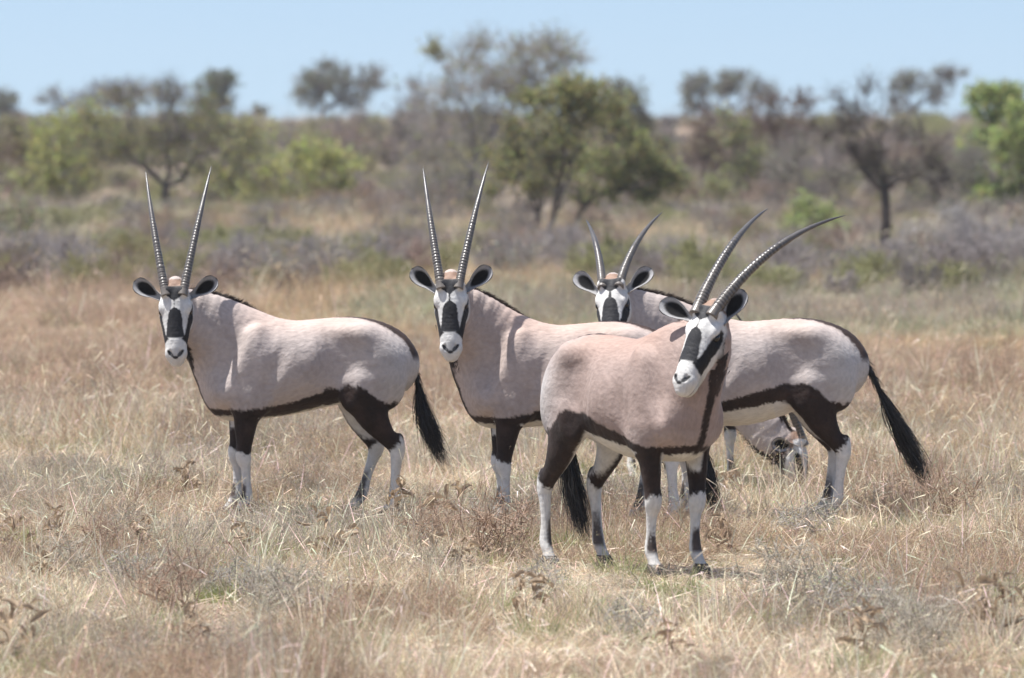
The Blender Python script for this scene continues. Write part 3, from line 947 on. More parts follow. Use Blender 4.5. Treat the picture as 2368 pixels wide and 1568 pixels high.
def make_ground():
    ys = np.concatenate([np.linspace(-20, 24, 12), np.linspace(25, 60, 71)[0:], np.linspace(62, 150, 45), np.linspace(154, 460, 78), np.linspace(480, 3500, 30)])
    us = np.linspace(-1, 1, 141)
    V = []
    for y in ys:
        w = 30 + 0.45 * abs(y)
        V.append(np.stack([us * w, np.full_like(us, y), np.zeros_like(us)], 1))
    V = np.vstack(V)
    V[:, 2] = ground_z(V[:, 0], V[:, 1])
    near = sstep(62, 50, V[:, 1])
    V[:, 2] += near * (vnoise(V[:, :2], 1.1, 2) - 0.62) * 0.05
    nx = len(us)
    i = (np.arange(len(ys) - 1) * nx)[:, None] + np.arange(nx - 1)[None]
    i = i.ravel()
    F = np.stack([i, i + 1, i + nx + 1, i + nx], 1)
    m, t, b = nodemat('sandy_soil', 0.95, 0.05)
    n1 = noise(t, 0.35, 6); n2 = noise(t, 6.0, 8)
    r1 = ramp(t, n1.outputs[0], [(0.3, (0.215, 0.155, 0.110)), (0.5, (0.30, 0.225, 0.165)), (0.72, (0.40, 0.30, 0.225))])
    r2 = ramp(t, n2.outputs[0], [(0.3, (0.62, 0.62, 0.62)), (0.7, (1.0, 1.0, 1.0))])
    t.links.new(mul(t, r1.outputs[0], r2.outputs[0]), b.inputs['Base Color'])
    bump(t, b, n2.outputs[0], 0.8, 0.04)
    return tag(link_mesh('ground', np_mesh('ground', V, F), m), 'pale sandy soil of the pan rising to a low dune ridge', kind='structure')
make_ground()

# ------------------------------------------------------------------ leaf, twig and blade materials
def blade_material(name, instanced, rough=0.7, transl=0.35):
    m, t, b = nodemat(name, rough, 0.2)
    a = N(t, 'ShaderNodeAttribute', attribute_name='coat')
    col = a.outputs['Color']
    if instanced:
        a2 = N(t, 'ShaderNodeAttribute', attribute_name='tint'); a2.attribute_type = 'INSTANCER'
        col = mul(t, col, a2.outputs['Color'])
    t.links.new(col, b.inputs['Base Color'])
    tr = N(t, 'ShaderNodeBsdfTranslucent')
    t.links.new(col, tr.inputs[0])
    mx = N(t, 'ShaderNodeMixShader'); mx.inputs[0].default_value = transl
    out = t.nodes['Material Output']
    t.links.new(b.outputs[0], mx.inputs[1]); t.links.new(tr.outputs[0], mx.inputs[2]); t.links.new(mx.outputs[0], out.inputs[0])
    return m
M['blade'] = blade_material('dry_blades', True)
M['leaf'] = blade_material('thin_leaves', False, 0.6, 0.38)
M['dryleaf'] = blade_material('curled_dry_leaves', False, 0.7, 0.25)
M['wood'] = attr_material('bark', 0.9, 0.1, 0.3, 6)

class Geo:
    """collects ribbons, prisms and leaf faces with a colour each"""
    def __init__(s): s.V = []; s.Q = []; s.T = []; s.C = []; s.n = 0
    def add(s, V, Q=None, T=None, C=None):
        V = np.asarray(V, float).reshape(-1, 3)
        if Q is not None and len(Q): s.Q.append(np.asarray(Q) + s.n)
        if T is not None and len(T): s.T.append(np.asarray(T) + s.n)
        s.V.append(V); s.C.append(np.broadcast_to(np.asarray(C, float), (len(V), 3))); s.n += len(V)
    def mesh(s, name, smooth=True):
        F = ([np.vstack(s.Q)] if s.Q else []) + ([np.vstack(s.T)] if s.T else [])
        return np_mesh(name, np.vstack(s.V), F, smooth, np.vstack(s.C))

def blades(g, rs, base, direc, length, width, bend, col, nseg=3):
    """curved tapering blades, arrays in; bend = droop per step"""
    n = len(base)
    d = direc / np.linalg.norm(direc, axis=1)[:, None]
    sd = np.cross(d, rs.normal(size=(n, 3))); sd /= np.linalg.norm(sd, axis=1)[:, None]
    p = base.copy(); V = np.zeros((n, nseg + 1, 2, 3))
    for i in range(nseg + 1):
        w = (width * (1 - 0.9 * (i / nseg) ** 1.6))[:, None] * 0.5
        V[:, i, 0] = p - sd * w; V[:, i, 1] = p + sd * w
        p = p + d * (length / nseg)[:, None]
        d = d + bend; d /= np.linalg.norm(d, axis=1)[:, None]
    b = (np.arange(n) * (nseg + 1) * 2)[:, None]; i = (np.arange(nseg) * 2)[None]
    Q = np.stack([b + i, b + i + 1, b + i + 3, b + i + 2], -1).reshape(-1, 4)
    g.add(V.reshape(-1, 3), Q, None, np.repeat(col, (nseg + 1) * 2, 0))
    return p

def prisms(g, A, B, ra, rb, col, ns=3):
    """tapered prisms from points A to B"""
    A = np.asarray(A, float); B = np.asarray(B, float); n = len(A)
    ax = B - A; L = np.linalg.norm(ax, axis=1)[:, None] + 1e-9; ax = ax / L
    ref = np.where(np.abs(ax[:, 2:3]) > 0.9, [[1.0, 0, 0]], [[0, 0, 1.0]])
    u = np.cross(ax, ref); u /= np.linalg.norm(u, axis=1)[:, None]; w = np.cross(ax, u)
    th = np.arange(ns) * 2 * math.pi / ns
    ring = np.cos(th)[None, :, None] * u[:, None] + np.sin(th)[None, :, None] * w[:, None]
    V = np.concatenate([A[:, None] + ring * np.asarray(ra)[:, None, None], B[:, None] + ring * np.asarray(rb)[:, None, None]], 1)
    b = (np.arange(n) * 2 * ns)[:, None]; j = np.arange(ns)[None]; k = (j + 1) % ns
    Q = np.stack([b + j, b + k, b + ns + k, b + ns + j], -1).reshape(-1, 4)
    g.add(V.reshape(-1, 3), Q, None, np.repeat(np.broadcast_to(col, (n, 3)), 2 * ns, 0))

def leaf_quads(g, rs, P, size, col, var=0.3):
    n = len(P)
    u = rs.normal(size=(n, 3)); u /= np.linalg.norm(u, axis=1)[:, None]
    v = np.cross(u, rs.normal(size=(n, 3))); v /= np.linalg.norm(v, axis=1)[:, None]
    s = (size * (0.6 + 0.8 * rs.random(n)))[:, None]
    V = np.stack([P - u * s, P - v * s * 0.45, P + u * s, P + v * s * 0.45], 1)
    b = (np.arange(n) * 4)[:, None]
    c = np.asarray(col) * (1 - var + 2 * var * rs.random((n, 1))) * (1 + 0.12 * rs.normal(size=(n, 3)))
    g.add(V.reshape(-1, 3), b + np.arange(4)[None], None, np.repeat(np.clip(c, 0.005, 0.9), 4, 0))

# ------------------------------------------------------------------ grass: tufts by the thousand, one mass
def tuft_templates():
    tc = bpy.data.collections.new('tuft_shapes')
    rs = np.random.default_rng(21)
    def put(i, g):
        o = bpy.data.objects.new('tuft_%02d' % i, g.mesh('tuft_%02d' % i))
        o.data.materials.append(M['blade'])
        tc.objects.link(o)
    k = 0
    def col(n, lo=0.55, hi=1.25):
        return (lo + (hi - lo) * rs.random((n, 1))) * (1 + 0.06 * rs.normal(size=(n, 3)))
    for v in range(6):                                   # dry leaning tufts
        g = Geo(); n = 42
        a = rs.random(n) * 6.283; r = 0.085 * np.sqrt(rs.random(n))
        base = np.stack([r * np.cos(a), r * np.sin(a), np.full(n, -0.02)], 1)
        lean = 0.25 + 0.55 * rs.random(n)
        dr = np.stack([np.cos(a) * lean, np.sin(a) * lean, np.ones(n)], 1) + rs.normal(size=(n, 3)) * 0.18
        blades(g, rs, base, dr, 0.09 + 0.17 * rs.random(n), 0.0036 + 0.0042 * rs.random(n), rs.normal(size=3) * 0.08 + np.array((0.05, 0, -0.10)), col(n))
        m = 16                                            # broken, bent stems
        base = rs.normal(size=(m, 3)) * np.array((0.08, 0.08, 0)) + np.array((0, 0, 0.03))
        dr = rs.normal(size=(m, 3)) * np.array((1, 1, 0.35)) + np.array((0, 0, 0.25))
        blades(g, rs, base, dr, 0.07 + 0.13 * rs.random(m), 0.0035 + 0.003 * rs.random(m), np.array((0, 0, -0.12)), col(m, 0.8, 1.5))
        put(k, g); k += 1
    for v in range(4):                                   # taller flowering stems
        g = Geo(); n = 24
        a = rs.random(n) * 6.283; r = 0.07 * np.sqrt(rs.random(n))
        base = np.stack([r * np.cos(a), r * np.sin(a), np.full(n, -0.02)], 1)
        dr = np.stack([np.cos(a) * 0.22, np.sin(a) * 0.22, np.ones(n)], 1) + rs.normal(size=(n, 3)) * 0.14
        tip = blades(g, rs, base, dr, 0.22 + 0.20 * rs.random(n), np.full(n, 0.0028), np.array((0.03, 0.0, -0.02)), col(n))
        P = np.repeat(tip, 3, 0) + rs.normal(size=(n * 3, 3)) * 0.010
        leaf_quads(g, rs, P, np.full(n * 3, 0.0045), (0.85, 0.8, 0.75), 0.25)
        put(k, g); k += 1
    for v in range(4):                                   # twiggy forbs
        g = Geo(); n = 10
        a = rs.random(n) * 6.283
        base = rs.normal(size=(n, 3)) * np.array((0.025, 0.025, 0)) - np.array((0, 0, 0.02))
        dr = np.stack([np.cos(a) * 0.5, np.sin(a) * 0.5, np.ones(n)], 1) + rs.normal(size=(n, 3)) * 0.15
        L = 0.16 + 0.16 * rs.random(n)
        blades(g, rs, base, dr, L, np.full(n, 0.0042), np.array((0, 0, 0.03)), col(n, 0.6, 1.0))
        dn = dr / np.linalg.norm(dr, axis=1)[:, None]
        q = np.repeat(np.arange(n), 9); f = 0.3 + 0.7 * rs.random(len(q))
        P = base[q] + dn[q] * (L[q] * f)[:, None]
        d2 = dn[q] + rs.normal(size=(len(q), 3)) * 0.7
        tip = blades(g, rs, P, d2, 0.04 + 0.07 * rs.random(len(q)), np.full(len(q), 0.0028), np.array((0, 0, 0.05)), col(len(q), 0.7, 1.2), 2)
        leaf_quads(g, rs, np.repeat(tip, 2, 0) + rs.normal(size=(len(tip) * 2, 3)) * 0.01, np.full(len(tip) * 2, 0.0045), (0.8, 0.8, 0.8), 0.3)
        put(k, g); k += 1
    for v in range(3):                                   # short fresh tufts
        g = Geo(); n = 60
        a = rs.random(n) * 6.283; r = 0.07 * np.sqrt(rs.random(n))
        base = np.stack([r * np.cos(a), r * np.sin(a), np.full(n, -0.01)], 1)
        dr = np.stack([np.cos(a) * 0.4, np.sin(a) * 0.4, np.ones(n)], 1) + rs.normal(size=(n, 3)) * 0.2
        blades(g, rs, base, dr, 0.06 + 0.10 * rs.random(n), np.full(n, 0.0045), np.array((0, 0, -0.08)), col(n))
        put(k, g); k += 1
    for v in range(3):                                   # flattened litter
        g = Geo(); n = 46
        base = rs.normal(size=(n, 3)) * np.array((0.10, 0.10, 0.008)) + np.array((0, 0, 0.02))
        dr = rs.normal(size=(n, 3)) * np.array((1, 1, 0.28))
        blades(g, rs, base, dr, 0.06 + 0.10 * rs.random(n), 0.006 + 0.010 * rs.random(n), rs.normal(size=3) * 0.1, col(n, 0.6, 1.4))
        put(k, g); k += 1
    for v in range(4):                                   # a few long pale stalks, some snapped over
        g = Geo(); n = 7
        base = rs.normal(size=(n, 3)) * np.array((0.07, 0.07, 0)) - np.array((0, 0, 0.02))
        dr = np.stack([rs.normal(size=n) * 0.38, rs.normal(size=n) * 0.38, np.ones(n)], 1)
        L = 0.20 + 0.22 * rs.random(n)
        tip = blades(g, rs, base, dr, L, np.full(n, 0.0062), np.array((0.04, 0, -0.04)), col(n, 0.9, 1.5), 4)
        m = 4
        blades(g, rs, tip[:m], rs.normal(size=(m, 3)) * np.array((1, 1, 0.3)) - np.array((0, 0, 0.5)), np.full(m, 0.09), np.full(m, 0.005), np.array((0, 0, -0.05)), col(m, 0.9, 1.5), 2)
        put(k, g); k += 1
    return tc

def scatter_mass(name, label, pts, idx, scl, tint, coll, rot):
    me = bpy.data.meshes.new(name)
    me.vertices.add(len(pts)); me.vertices.foreach_set('co', pts.astype(np.float32).ravel())
    a = me.attributes.new('idx', 'INT', 'POINT'); a.data.foreach_set('value', idx.astype(np.int32))
    a = me.attributes.new('scl', 'FLOAT_VECTOR', 'POINT'); a.data.foreach_set('vector', scl.astype(np.float32).ravel())
    a = me.attributes.new('rot', 'FLOAT_VECTOR', 'POINT'); a.data.foreach_set('vector', rot.astype(np.float32).ravel())
    a = me.attributes.new('tint', 'FLOAT_COLOR', 'POINT')
    c = np.ones((len(pts), 4), np.float32); c[:, :3] = tint; a.data.foreach_set('color', c.ravel())
    o = bpy.data.objects.new(name, me); COL.objects.link(o)
    ng = bpy.data.node_groups.new(name + '_nodes', 'GeometryNodeTree')
    ng.interface.new_socket('Geometry', in_out='INPUT', socket_type='NodeSocketGeometry')
    ng.interface.new_socket('Geometry', in_out='OUTPUT', socket_type='NodeSocketGeometry')
    gi = ng.nodes.new('NodeGroupInput'); go = ng.nodes.new('NodeGroupOutput')
    m2p = ng.nodes.new('GeometryNodeMeshToPoints')
    ci = ng.nodes.new('GeometryNodeCollectionInfo')
    ci.inputs['Collection'].default_value = coll
    ci.inputs['Separate Children'].default_value = True
    ci.inputs['Reset Children'].default_value = True
    iop = ng.nodes.new('GeometryNodeInstanceOnPoints')
    iop.inputs['Pick Instance'].default_value = True
    def attr(nm, ty):
        n = ng.nodes.new('GeometryNodeInputNamedAttribute'); n.data_type = ty
        n.inputs['Name'].default_value = nm
        return [s for s in n.outputs if s.name == 'Attribute' and s.enabled][0] if any(s.enabled and s.name == 'Attribute' for s in n.outputs) else n.outputs[0]
    L = ng.links.new
    L(gi.outputs[0], m2p.inputs['Mesh']); L(m2p.outputs[0], iop.inputs['Points'])
    L(ci.outputs[0], iop.inputs['Instance'])
    L(attr('idx', 'INT'), iop.inputs['Instance Index'])
    L(attr('rot', 'FLOAT_VECTOR'), iop.inputs['Rotation'])
    L(attr('scl', 'FLOAT_VECTOR'), iop.inputs['Scale'])
    L(iop.outputs[0], go.inputs[0])
    md = o.modifiers.new('scatter', 'NODES'); md.node_group = ng
    tag(o, label, 'grass', kind='stuff')
    return o

STRAW = np.array((0.585, 0.485, 0.34)); PALE = np.array((0.80, 0.715, 0.58)); RUST = np.array((0.44, 0.335, 0.25))
GREY = np.array((0.45, 0.41, 0.345)); GREEN = np.array((0.27, 0.32, 0.115)); SAGE = np.array((0.40, 0.405, 0.28)); BROWN = np.array((0.36, 0.265, 0.18))

def make_grass():
    rs = np.random.default_rng(5)
    coll = tuft_templates()
    X = []; Y = []; B = []
    for y0, y1, dens, sc in ((25.5, 34, 95, 0.95), (34, 44, 100, 1.0), (44, 56, 60, 1.1), (56, 78, 24, 1.4), (78, 112, 10, 1.9), (112, 175, 3.4, 2.6), (175, 410, 0.5, 3.4)):
        w = lambda y: y * 0.0735 * 1.05 + 1.6 + 0.01 * y
        area = (y1 - y0) * (w(y0) + w(y1))
        n = int(area * dens)
        y = y0 + (y1 - y0) * rs.random(n); x = (rs.random(n) * 2 - 1) * w(y)
        X.append(x); Y.append(y); B.append(np.full(n, sc))
    x = np.concatenate(X); y = np.concatenate(Y); sc = np.concatenate(B)
    Pk = np.stack([x, y * 0.45], 1)
    ok = (vnoise(Pk, 2.6, 91) * 0.6 + vnoise(Pk, 7.0, 92) * 0.4 > 0.36) | (rs.random(len(x)) < 0.30) | (y > 60)
    x, y, sc = x[ok], y[ok], sc[ok]
    n = len(x)
    P2 = np.stack([x, y * 0.45], 1)
    p_rust = vnoise(P2, 1.1, 11) * 0.6 + vnoise(P2, 3.1, 12) * 0.4
    p_grey = vnoise(P2, 0.9, 21) * 0.6 + vnoise(P2, 2.7, 22) * 0.4
    p_green = vnoise(P2, 1.3, 31) * 0.5 + vnoise(P2, 3.9, 32) * 0.5
    p_h = vnoise(P2, 0.8, 41) * 0.5 + vnoise(P2, 2.4, 42) * 0.5
    u = rs.random(n)
    idx = rs.integers(0, 6, n); tint = STRAW + (PALE - STRAW) * rs.random((n, 1)) ** 1.5
    tall = (u < 0.10); idx[tall] = rs.integers(6, 10, tall.sum())
    stk = (u > 0.10) & (u < 0.22); idx[stk] = rs.integers(20, 24, stk.sum()); tint[stk] = PALE * (0.8 + 0.3 * rs.random((stk.sum(), 1)))
    lit = (u > 0.72); idx[lit] = rs.integers(17, 20, lit.sum())
    tint[lit] = PALE * (0.75 + 0.4 * rs.random((lit.sum(), 1)))
    m = (p_rust > 0.58) & (rs.random(n) < 0.40)
    idx[m] = rs.integers(10, 14, m.sum()); tint[m] = RUST * (0.8 + 0.5 * rs.random((m.sum(), 1)))
    m = (p_rust > 0.50) & (rs.random(n) < 0.30); tint[m] = tint[m] * 0.4 + BROWN * 0.7
    m = (p_grey > 0.58) & (rs.random(n) < 0.45)
    idx[m] = np.where(rs.random(m.sum()) < 0.7, rs.integers(10, 14, m.sum()), rs.integers(0, 6, m.sum())); tint[m] = GREY * (0.75 + 0.5 * rs.random((m.sum(), 1)))
    m = (p_green > 0.55) & (rs.random(n) < 0.42)
    idx[m] = rs.integers(14, 17, m.sum()); tint[m] = np.where(rs.random((m.sum(), 1)) < 0.5, GREEN * 1.2, SAGE)
    # mid distance: colour drifts to broad patches of straw, sage and grey scrub
    far = sstep(41, 64, y)
    big = vnoise(np.stack([x * 0.12, y * 0.05], 1), 1.0, 51)
    pick = (rs.random(n) < far * 0.75)
    scr = sstep(95, 130, y) * 0.20
    big = big - scr
    fc = np.where((big < 0.42)[:, None], GREY * 0.85, np.where((big < 0.58)[:, None], SAGE * 0.95, np.where((big < 0.72)[:, None], STRAW * np.array((1.0, 0.92, 0.85)), RUST * 1.15)))
    tint[pick] = (fc * (0.7 + 0.5 * rs.random((n, 1))))[pick]
    tint *= ((0.74 + 0.30 * vnoise(P2, 6.0, 61)) * (0.75 + 0.40 * rs.random(n)))[:, None] * np.array((1.01, 0.985, 0.945))
    open_ = np.exp(-((x - 0.60) / 0.80) ** 4 - ((y - 34.3) / 1.7) ** 4)      # cropped patch where the front animal stands
    h = sc * (0.22 + 0.88 * p_h) * (0.65 + 0.6 * rs.random(n)) * (1 - 0.68 * open_) * np.where(stk & (open_ < 0.3), 1.35, 1) * np.where(lit, 0.8, 1)
    scl = np.stack([sc * (0.8 + 0.4 * rs.random(n)), sc * (0.8 + 0.4 * rs.random(n)), h * np.where(y > 60, 0.85, 1)], 1)
    rot = np.stack([rs.normal(size=n) * 0.09, rs.normal(size=n) * 0.09, rs.random(n) * 6.283], 1)
    z = ground_z(x, y) + np.where(y < 62, -0.012, -0.01)
    scatter_mass('grass', 'dry straw coloured grass and low twiggy weeds covering the pan', np.stack([x, y, z], 1), idx, scl, tint, coll, rot)
make_grass()
# ------------------------------------------------------------------ thorn trees and bushes
def grow(rs, tips, base, fork, r0, wob=0.10, pull=0.45):
    """wood from base to fork, then out to every tip; returns (A,B,ra,rb) and the tips' directions"""
    S = []
    def curve(a, b, ra, rb, n=3, w=wob):
        p = a; L = np.linalg.norm(b - a)
        off = rs.normal(size=3) * L * w
        for i in range(1, n + 1):
            t = i / n
            q = a + (b - a) * t + off * math.sin(t * math.pi) + (rs.normal(size=3) * L * w * 0.25 if i < n else 0)
            S.append((p, q, ra + (rb - ra) * (i - 1) / n, ra + (rb - ra) * t)); p = q
    dirs = np.zeros_like(tips)
    def rec(ids, start, r, depth):
        P = tips[ids]
        if len(ids) <= 2 or depth > 7:
            for i in ids:
                curve(start, tips[i], r * 0.7, 0.006, 2)
                d = tips[i] - start; dirs[i] = d / (np.linalg.norm(d) + 1e-6)
            return
        k = min(3 if depth else 4, len(ids))
        c = P[rs.choice(len(P), k, replace=False)]
        for _ in range(3):
            lab = np.argmin(((P[:, None] - c[None]) ** 2).sum(-1), 1)
            for j in range(k):
                if (lab == j).any(): c[j] = P[lab == j].mean(0)
        for j in range(k):
            m = ids[lab == j]
            if not len(m): continue
            rr = r * (len(m) / len(ids)) ** 0.42
            node = start + (c[j] - start) * (pull + 0.1 * rs.random()) + rs.normal(size=3) * 0.04
            curve(start, node, rr, rr * 0.82)
            rec(m, node, rr * 0.80, depth + 1)
    curve(base, fork, r0, r0 * 0.8, 4, 0.05)
    rec(np.arange(len(tips)), fork, r0 * 0.8, 0)
    return S, dirs

def plant(name, label, cat, X, d, clumps, fork_row, r0, wood, leaf=None, leaves=6, size=0.05, sprays=4, spray_len=0.22, group=None, seed=0, dens=1.0, depth=0.75, trunks=1, base_row=None, zbase=None, spread=0.12):
    """a tree or bush whose crown is a set of clumps seen at (X, row, half width, half height, tips)"""
    rs = np.random.default_rng(1000 + seed)
    x0 = (X - 1183.5) / PX * d
    z0 = float(ground_z(np.array([x0]), np.array([d]))[0]) if zbase is None else zbase
    root = empty(name, (x0, d, z0))
    tag(root, label, cat, group)
    tips = []; lw = []
    for c in clumps:
        cx, cy, rx, ry, n = c[:5]
        lf = c[5] if len(c) > 5 else 1.0
        p = at(cx, cy, d)
        g_ = 1.0 if d > 300 else 1.18
        rx *= g_ * 1.05; ry *= g_ ** 0.6 * 1.04; n = max(3, int(n * 1.15))
        v = rs.normal(size=(n, 3)); v /= np.linalg.norm(v, axis=1)[:, None]
        v *= (rs.random((n, 1)) ** 0.45)
        k_ = max(3, n // 11)                                   # twigs gather in uneven sprays with gaps between
        cc = rs.normal(size=(k_, 3)); cc /= np.linalg.norm(cc, axis=1)[:, None]; cc *= 0.35 + 0.70 * rs.random((k_, 1)) ** 0.7
        v = np.where(rs.random((n, 1)) < (0.82 if d < 300 else 0.45), cc[rs.integers(0, k_, n)] + rs.normal(size=(n, 3)) * 0.15, v)
        Rx = rx / PX * d; Rz = ry / PX * d
        q = np.array([p.x - x0, 0, p.z - z0]) + v * np.array((Rx, max(Rx, Rz) * depth, Rz)) + np.array((0, rs.normal() * Rx * 0.4, 0))
        tips.append(q); lw.append(np.full(n, lf))
    tips = np.vstack(tips); lw = np.concatenate(lw)
    ok = tips[:, 2] > 0.08
    tips = tips[ok]; lw = lw[ok]
    fz = CAM_H - (fork_row - HZ) / PX * d - z0
    gt = Geo(); tk = max(1.0, (d / 150) ** 1.1)
    S = []; dirs = np.zeros_like(tips)
    offs = [(0, 0)] if trunks == 1 else [((k - (trunks - 1) / 2) * spread, rs.normal() * 0.08) for k in range(trunks)]
    lab = rs.integers(0, trunks, len(tips)) if trunks > 1 else np.zeros(len(tips), int)
    if trunks > 1:
        order = np.argsort(tips[:, 0] + rs.normal(size=len(tips)) * 0.15); lab[order] = np.arange(len(tips)) * trunks // len(tips)
    for k in range(trunks):
        ids = np.nonzero(lab == k)[0]
        if not len(ids): continue
        b = np.array((offs[k][0], offs[k][1], -0.05)); c = tips[ids].mean(0)
        f = np.array((offs[k][0] * 1.6 + c[0] * 0.10, offs[k][1] + c[1] * 0.1, max(fz, 0.06)))
        S, d_ = grow(rs, tips[ids], b, f, r0 / trunks ** 0.4)
        dirs[ids] = d_
        A = np.array([s[0] for s in S]); B = np.array([s[1] for s in S]); ra = np.array([s[2] for s in S]); rb = np.array([s[3] for s in S])
        wc = np.asarray(wood) * (0.8 + 0.4 * rs.random((len(A), 1)))
        big = ra > min(0.022, np.sort(ra)[-5])
        gw = Geo()
        prisms(gw, A[big], B[big], ra[big] * 1.0, rb[big], wc[big] * 0.7, 6)
        link_mesh('trunk', gw.mesh(name + '_trunk'), M['wood'], root)
        prisms(gt, A[~big], B[~big], np.maximum(ra[~big] * .8, .0045 * tk), np.maximum(rb[~big] * .8, .0032 * tk), wc[~big], 3)
    # fine twigs spraying from every tip
    q = np.repeat(np.arange(len(tips)), sprays + 2)
    dd = dirs[q] * 0.8 + rs.normal(size=(len(q), 3)) * 0.62 + np.array((0, 0, 0.10))
    dd /= np.linalg.norm(dd, axis=1)[:, None]
    L = spray_len * 1.25 * (0.5 + rs.random(len(q)))
    back = dirs[q] * (rs.random((len(q), 1)) * -0.18)
    P0 = tips[q] + back; P1 = P0 + dd * L[:, None]
    prisms(gt, P0, P1, np.full(len(q), 0.0036 * tk), np.full(len(q), 0.0014 * tk), np.asarray(wood) * (0.85 + 0.5 * rs.random((len(q), 1))), 3)
    tw = link_mesh('crown', gt.mesh(name + '_crown'), M['wood'], root)
    if leaf is not None:
        gl = Geo()
        n = rs.poisson(leaves * 0.36 * lw[q])
        qq = np.repeat(np.arange(len(q)), n)
        if len(qq):
            f = rs.random((len(qq), 1))
            P = P0[qq] + (P1 - P0)[qq] * f + rs.normal(size=(len(qq), 3)) * 0.035
            tone = np.asarray(leaf)
            leaf_quads(gl, rs, P, np.full(len(qq), size), tone, 0.35)
            link_mesh('foliage', gl.mesh(name + '_foliage'), M['leaf'], tw)
    return root

W_DARK = (0.16, 0.142, 0.132); W_GREY = (0.25, 0.23, 0.21); W_PURP = (0.20, 0.172, 0.172); W_RED = (0.21, 0.155, 0.138); W_PALE = (0.33, 0.305, 0.29)
L_OLIVE = (0.27, 0.27, 0.11); L_LIME = (0.39, 0.415, 0.13); L_GREEN = (0.30, 0.315, 0.13); L_BRIGHT = (0.35, 0.42, 0.14); L_SAGE = (0.21, 0.215, 0.145)

def dist(row): return CAM_H * PX / (row - HZ)

